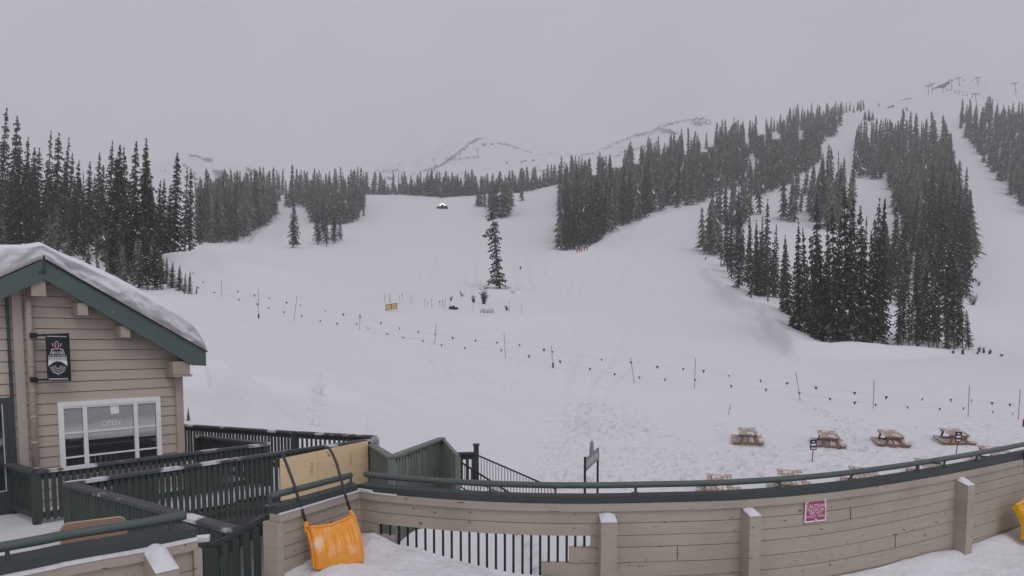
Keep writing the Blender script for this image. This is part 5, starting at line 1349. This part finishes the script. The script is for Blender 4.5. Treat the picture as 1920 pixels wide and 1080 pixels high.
# red pole cluster by the wood edge
for i, (x, yb, yt) in enumerate([(1082,478,466),(1087,477,464),(1091,476,466),(1096,474,463),(1101,473,462)]):
    g = hit(x, yb+3); mb = MB(); mb.tube([g-ZUP*.4, P(x,yt,g.y)], .14, 6); o = build('red_marker_pole', mb, M['redstick'], None, org=g); tag(o, 'short red marker pole in the row below the hillside wood', 'pole', 'red marker poles below the wood')

# ------------------------------------------------------------------ snow groomer with lit lamps
g = hit(830, 391); s = g.y/F
t = thing('snow_groomer', 'snow groomer with bright lamps working high on the run', 'snow groomer', g)
def gx(x, z, y=0): return g+Vector((x*s, y, z*s))
for yy in (-1.1, 1.1):
    mb = MB(); mb.prism([gx(x,z,yy-.35) for x, z in ((-7,.8),(-5.5,0),(6,0),(8,1.2),(8,2.8),(5,3.4),(-5,3.2),(-7,2.4))], (0,.7,0)); build('track', mb, M['rubber'], t)
mb = MB(); mb.prism([gx(x,z,-1.0) for x, z in ((-5,2.4),(7,2.6),(7,4.2),(2.6,4.6),(-5,4)) ], (0,2.0,0)); build('body', mb, M['rubber'], t)
mb = MB(); mb.prism([gx(x,z,-.9) for x, z in ((-3.0,4),(2.0,4.4),(1.4,6.6),(-1.8,6.6))], (0,1.8,0)); build('cab', mb, M['navy'], t)
mb = MB(); mb.prism([gx(x,z,-2.2) for x, z in ((-10,.4),(-9.2,.2),(-7.6,2.4),(-8.4,2.8))], (0,4.4,0)); mb.bar(gx(-8,1.6),gx(-5,2.4),.3,.3); build('blade', mb, M['rubber'], t)
mb = MB(); mb.prism([gx(x,z,-2.0) for x, z in ((8.6,.3),(10,.3),(9.6,2.2),(8.4,2.0))], (0,4.0,0)); mb.bar(gx(9,1.6),gx(6.5,3),.3,.3); build('tiller', mb, M['rubber'], t)
mb = MB(); mb.bar(gx(-2.4,6.8,-.95),gx(2.4,6.8,-.95),.15,.15); build('lamp_bar', mb, M['rubber'], t)
for x, z in ((-2.2,7.4),(-.4,7.6),(1.6,7.4),(-4,5.0),(3.6,5.6)):
    mb = MB(); c = gx(x,z,-1.0); mb.tube([c, c-Vector((0,.22,0))], .75*s, 10); build('lamp', mb, M['lamp'], t)

# ------------------------------------------------------------------ chairlift, hut and snow fences on the upper ridge
def tower(xb, yb, xt, yt, label, grp, Y=None, arm=7, w=.35, dy=0):
    if Y is None:
        g = hit(xb, yb); g = g if g is not None else P(xb, yb, 660)
    else: g = P(xb, yb, Y)
    s = g.y/F; tp = P(xt, yt, g.y)
    t = thing('lift_tower', label, 'lift tower', g, grp)
    mb = MB(); mb.tube([g-ZUP*4, tp], w*1.3*s, 8, 0, w*.9*s); build('mast', mb, M['steel'], t)
    mb = MB(); mb.bar(tp-Vector((arm*s,0,0)), tp+Vector((arm*s,0,0)), .7*s, .7*s); 
    for k in (-1,1): mb.bar(tp+Vector((k*arm*s,-2.2,.8*s)), tp+Vector((k*arm*s,2.2,.8*s)), .6*s, .9*s)
    mb.bar(tp+Vector((-arm*s,0,1.6*s)), tp+Vector((arm*s,0,1.6*s)), .4*s, .4*s); build('crossarm', mb, M['steel'], t)
TW = [(1742,174,1740,162),(1749,173,1747,158),(1769,174,1768,164),(1785,160,1784,151),(1801,160,1797,147),(1836,161,1833,147),(1907,177,1903,157),(1834,205,1829,177)]
TL = ['lift tower farthest left on the upper ridge','lift tower second from the left on the upper ridge','lift tower in front of the dark ridge hut','lift tower just right of the dark ridge hut','lift tower in the middle of the upper ridge','lift tower right of the middle on the upper ridge','lift tower at the right edge of the upper ridge','tall lift tower standing just above the right-hand trees']
TWP = []
for (xb,yb,xt,yt), l in zip(TW, TL): tower(xb,yb,xt,yt,l,'lift towers on the upper ridge',None,3.6,.5)
for xb,yb,xt,yt,l in [(777,341,775,326,'hazy lift tower rising behind the far left tree strip'),(815,312,814,299,'hazy lift tower on the middle of the mountain shoulder'),(896,293,895,280,'hazy lift tower highest on the far mountain')]:
    tower(xb,yb,xt,yt,l,'lift towers on the far mountain',1150,3.2,.4)
g = hit(1768, 166) or P(1768,164,680); s = g.y/F
t = thing('ridge_hut', 'dark round-topped hut on the upper ridge', 'hut', g)
mb = MB(); mb.prism([g+Vector((x*s,-3,z*s)) for x, z in ((-8,1),(-4,4),(2,7.5),(6,9),(9,8),(9.5,5),(6,2.5),(0,1))], (0,6,0)); build('shell', mb, M['timber'], t)
mb = MB(); mb.prism([g+Vector((x*s,-3.3,z*s)) for x, z in ((-18,-4),(-8,.5),(-6,2.6),(-10,2.6),(-18,-3))], (0,5,0)); build('ramp', mb, M['timber'], t)
for i, (xa, ya, xb, yb) in enumerate([(1806,160,1819,161),(1825,162,1838,168),(1829,156,1843,159),(1847,159,1861,165),(1849,154,1865,157),(1868,157,1885,162),(1886,156,1897,159),(1663,201,1676,195),(1686,187,1708,182)]):
    a = hit(xa, ya+2) or P(xa,ya,690); bq = P(xb, yb+2, a.y); s = a.y/F
    mb = MB(); mb.prism([a-ZUP*2, bq-ZUP*2, bq+ZUP*1.0*s, a+ZUP*1.0*s], (0,.3,0)); o = build('snow_fence', mb, M['timber'], None, org=a); tag(o, 'dark snow fence strip on the upper ridge', 'snow fence', 'snow fences on the upper ridge')
CH = [(1776,170),(1783,169),(1791,174),(1798,174),(1806,179),(1813,179),(1823,182),(1846,190),(1833,152),(1807,151),(1822,152)]
for x, y in CH:
    YC = 690 if y < 160 else 525; c = P(x, y, YC); s = YC/F; mb = MB(); mb.box(c, (.9*s,0,0),(0,.5,0),(0,0,.6*s)); mb.bar(c, c+ZUP*2.4*s, .25*s,.25*s); mb.bar(c+Vector((0,0,2.2*s)), c+Vector((0,0,2.8*s)), .5*s, .5*s)
    o = build('lift_chair', mb, M['steel'], None, org=c); tag(o, 'tiny lift chair hanging in the line across the upper ridge', 'lift chair', 'lift chairs on the upper ridge')
mb = MB(); mb.tube([P(1740,163,530),P(1768,165,528),P(1800,171,526),P(1829,177,525),P(1860,186,522),P(1925,200,520)], .10, 5); o = build('lift_cable', mb, M['steel'], None, org=P(1829,177,525)); tag(o, 'thin lift cable crossing the upper ridge to the right', 'cable')
for i, (x, y) in enumerate([(950,306),(978,304),(985,302),(1000,301)]):
    c = P(x, y, 1050); mb = MB(); s = 1050/F; mb.box(c, (1.8*s,0,0),(0,2,0),(0,0,.9*s)); mb.prism([c+Vector((-2.1*s,-2.4,.9*s)),c+Vector((2.1*s,-2.4,.9*s)),c+Vector((0,-2.4,1.8*s))], (0,4.8,0)); o = build('mountain_shed', mb, M['timber'], None, org=c); tag(o, 'tiny dark shed on the far mountain shoulder', 'shed', 'sheds on the far mountain')

# ------------------------------------------------------------------ light, sky, haze
SE, SRZ = R(52), R(150)      # high soft sun behind the cloud deck
w = bpy.data.worlds.new('World'); scene.world = w; w.use_nodes = True
N, L = w.node_tree.nodes, w.node_tree.links
sk = N.new('ShaderNodeTexSky'); sk.sky_type = 'NISHITA'; sk.sun_disc = False; sk.sun_elevation = SE; sk.sun_rotation = SRZ; sk.dust_density = 6.0; sk.air_density = 1.0; sk.ozone_density = 1.0
hs = N.new('ShaderNodeHueSaturation'); hs.inputs['Saturation'].default_value = 0.10
tint = N.new('ShaderNodeMix'); tint.data_type = 'RGBA'; tint.blend_type = 'MULTIPLY'; tint.inputs[0].default_value = 1.0; tint.inputs[7].default_value = SKY_TINT+(1,)
bg = N['Background']; bg.inputs['Strength'].default_value = SKY_STR
cl = N.new('ShaderNodeMix'); cl.data_type = 'RGBA'; cl.inputs[0].default_value = CLOUD; cl.inputs[7].default_value = (CLOUD_V, CLOUD_V, CLOUD_V, 1)
ctx = N.new('ShaderNodeTexCoord'); cn = N.new('ShaderNodeTexNoise'); cn.inputs['Scale'].default_value = 3.0; cn.inputs['Detail'].default_value = 5; L.new(ctx.outputs['Generated'], cn.inputs['Vector'])
cm = N.new('ShaderNodeMapRange'); cm.inputs['From Min'].default_value = .3; cm.inputs['From Max'].default_value = .7; cm.inputs['To Min'].default_value = CLOUD_V*.9; cm.inputs['To Max'].default_value = CLOUD_V*1.1; L.new(cn.outputs['Fac'], cm.inputs['Value']); L.new(cm.outputs['Result'], cl.inputs[7])   # even cloud deck over the Nishita sky
L.new(sk.outputs[0], hs.inputs['Color']); L.new(hs.outputs[0], cl.inputs[6]); L.new(cl.outputs[2], tint.inputs[6]); L.new(tint.outputs[2], bg.inputs['Color'])
sd = bpy.data.lights.new('sun', 'SUN'); sd.energy = SUN_STR; sd.angle = R(25); sd.color = (1.0,0.975,0.96)
so = bpy.data.objects.new('sun', sd); COL.objects.link(so)
dirv = Vector((math.sin(SRZ)*math.cos(SE), math.cos(SRZ)*math.cos(SE), math.sin(SE)))
so.rotation_euler = dirv.to_track_quat('Z', 'Y').to_euler()
zmin = min((v for v in (-6.5,)),)
mb = MB(); mb.box((0,1500,(HZ_TOP-8)/2), (3400,0,0), (0,1560,0), (0,0,(HZ_TOP+8)/2))
hz = build('haze', mb, [], None); hz['kind'] = 'stuff'
m = bpy.data.materials.new('haze_air'); m.use_nodes = True; t = m.node_tree; t.nodes.clear()
out = t.nodes.new('ShaderNodeOutputMaterial'); pv = t.nodes.new('ShaderNodeVolumePrincipled')
pv.inputs['Density'].default_value = HAZE; pv.inputs['Color'].default_value = HAZE_COL+(1,); pv.inputs['Anisotropy'].default_value = 0.0
t.links.new(pv.outputs[0], out.inputs['Volume'])
hz.data.materials.append(m)
vs = scene.view_settings; vs.view_transform = 'Standard'; vs.look = 'None'; vs.exposure = EXPO; vs.gamma = 1
cy = scene.cycles
cy.use_denoising = True; cy.max_bounces = 6; cy.diffuse_bounces = 3; cy.glossy_bounces = 2; cy.volume_bounces = VB; cy.use_adaptive_sampling = True; cy.adaptive_threshold = 0.01
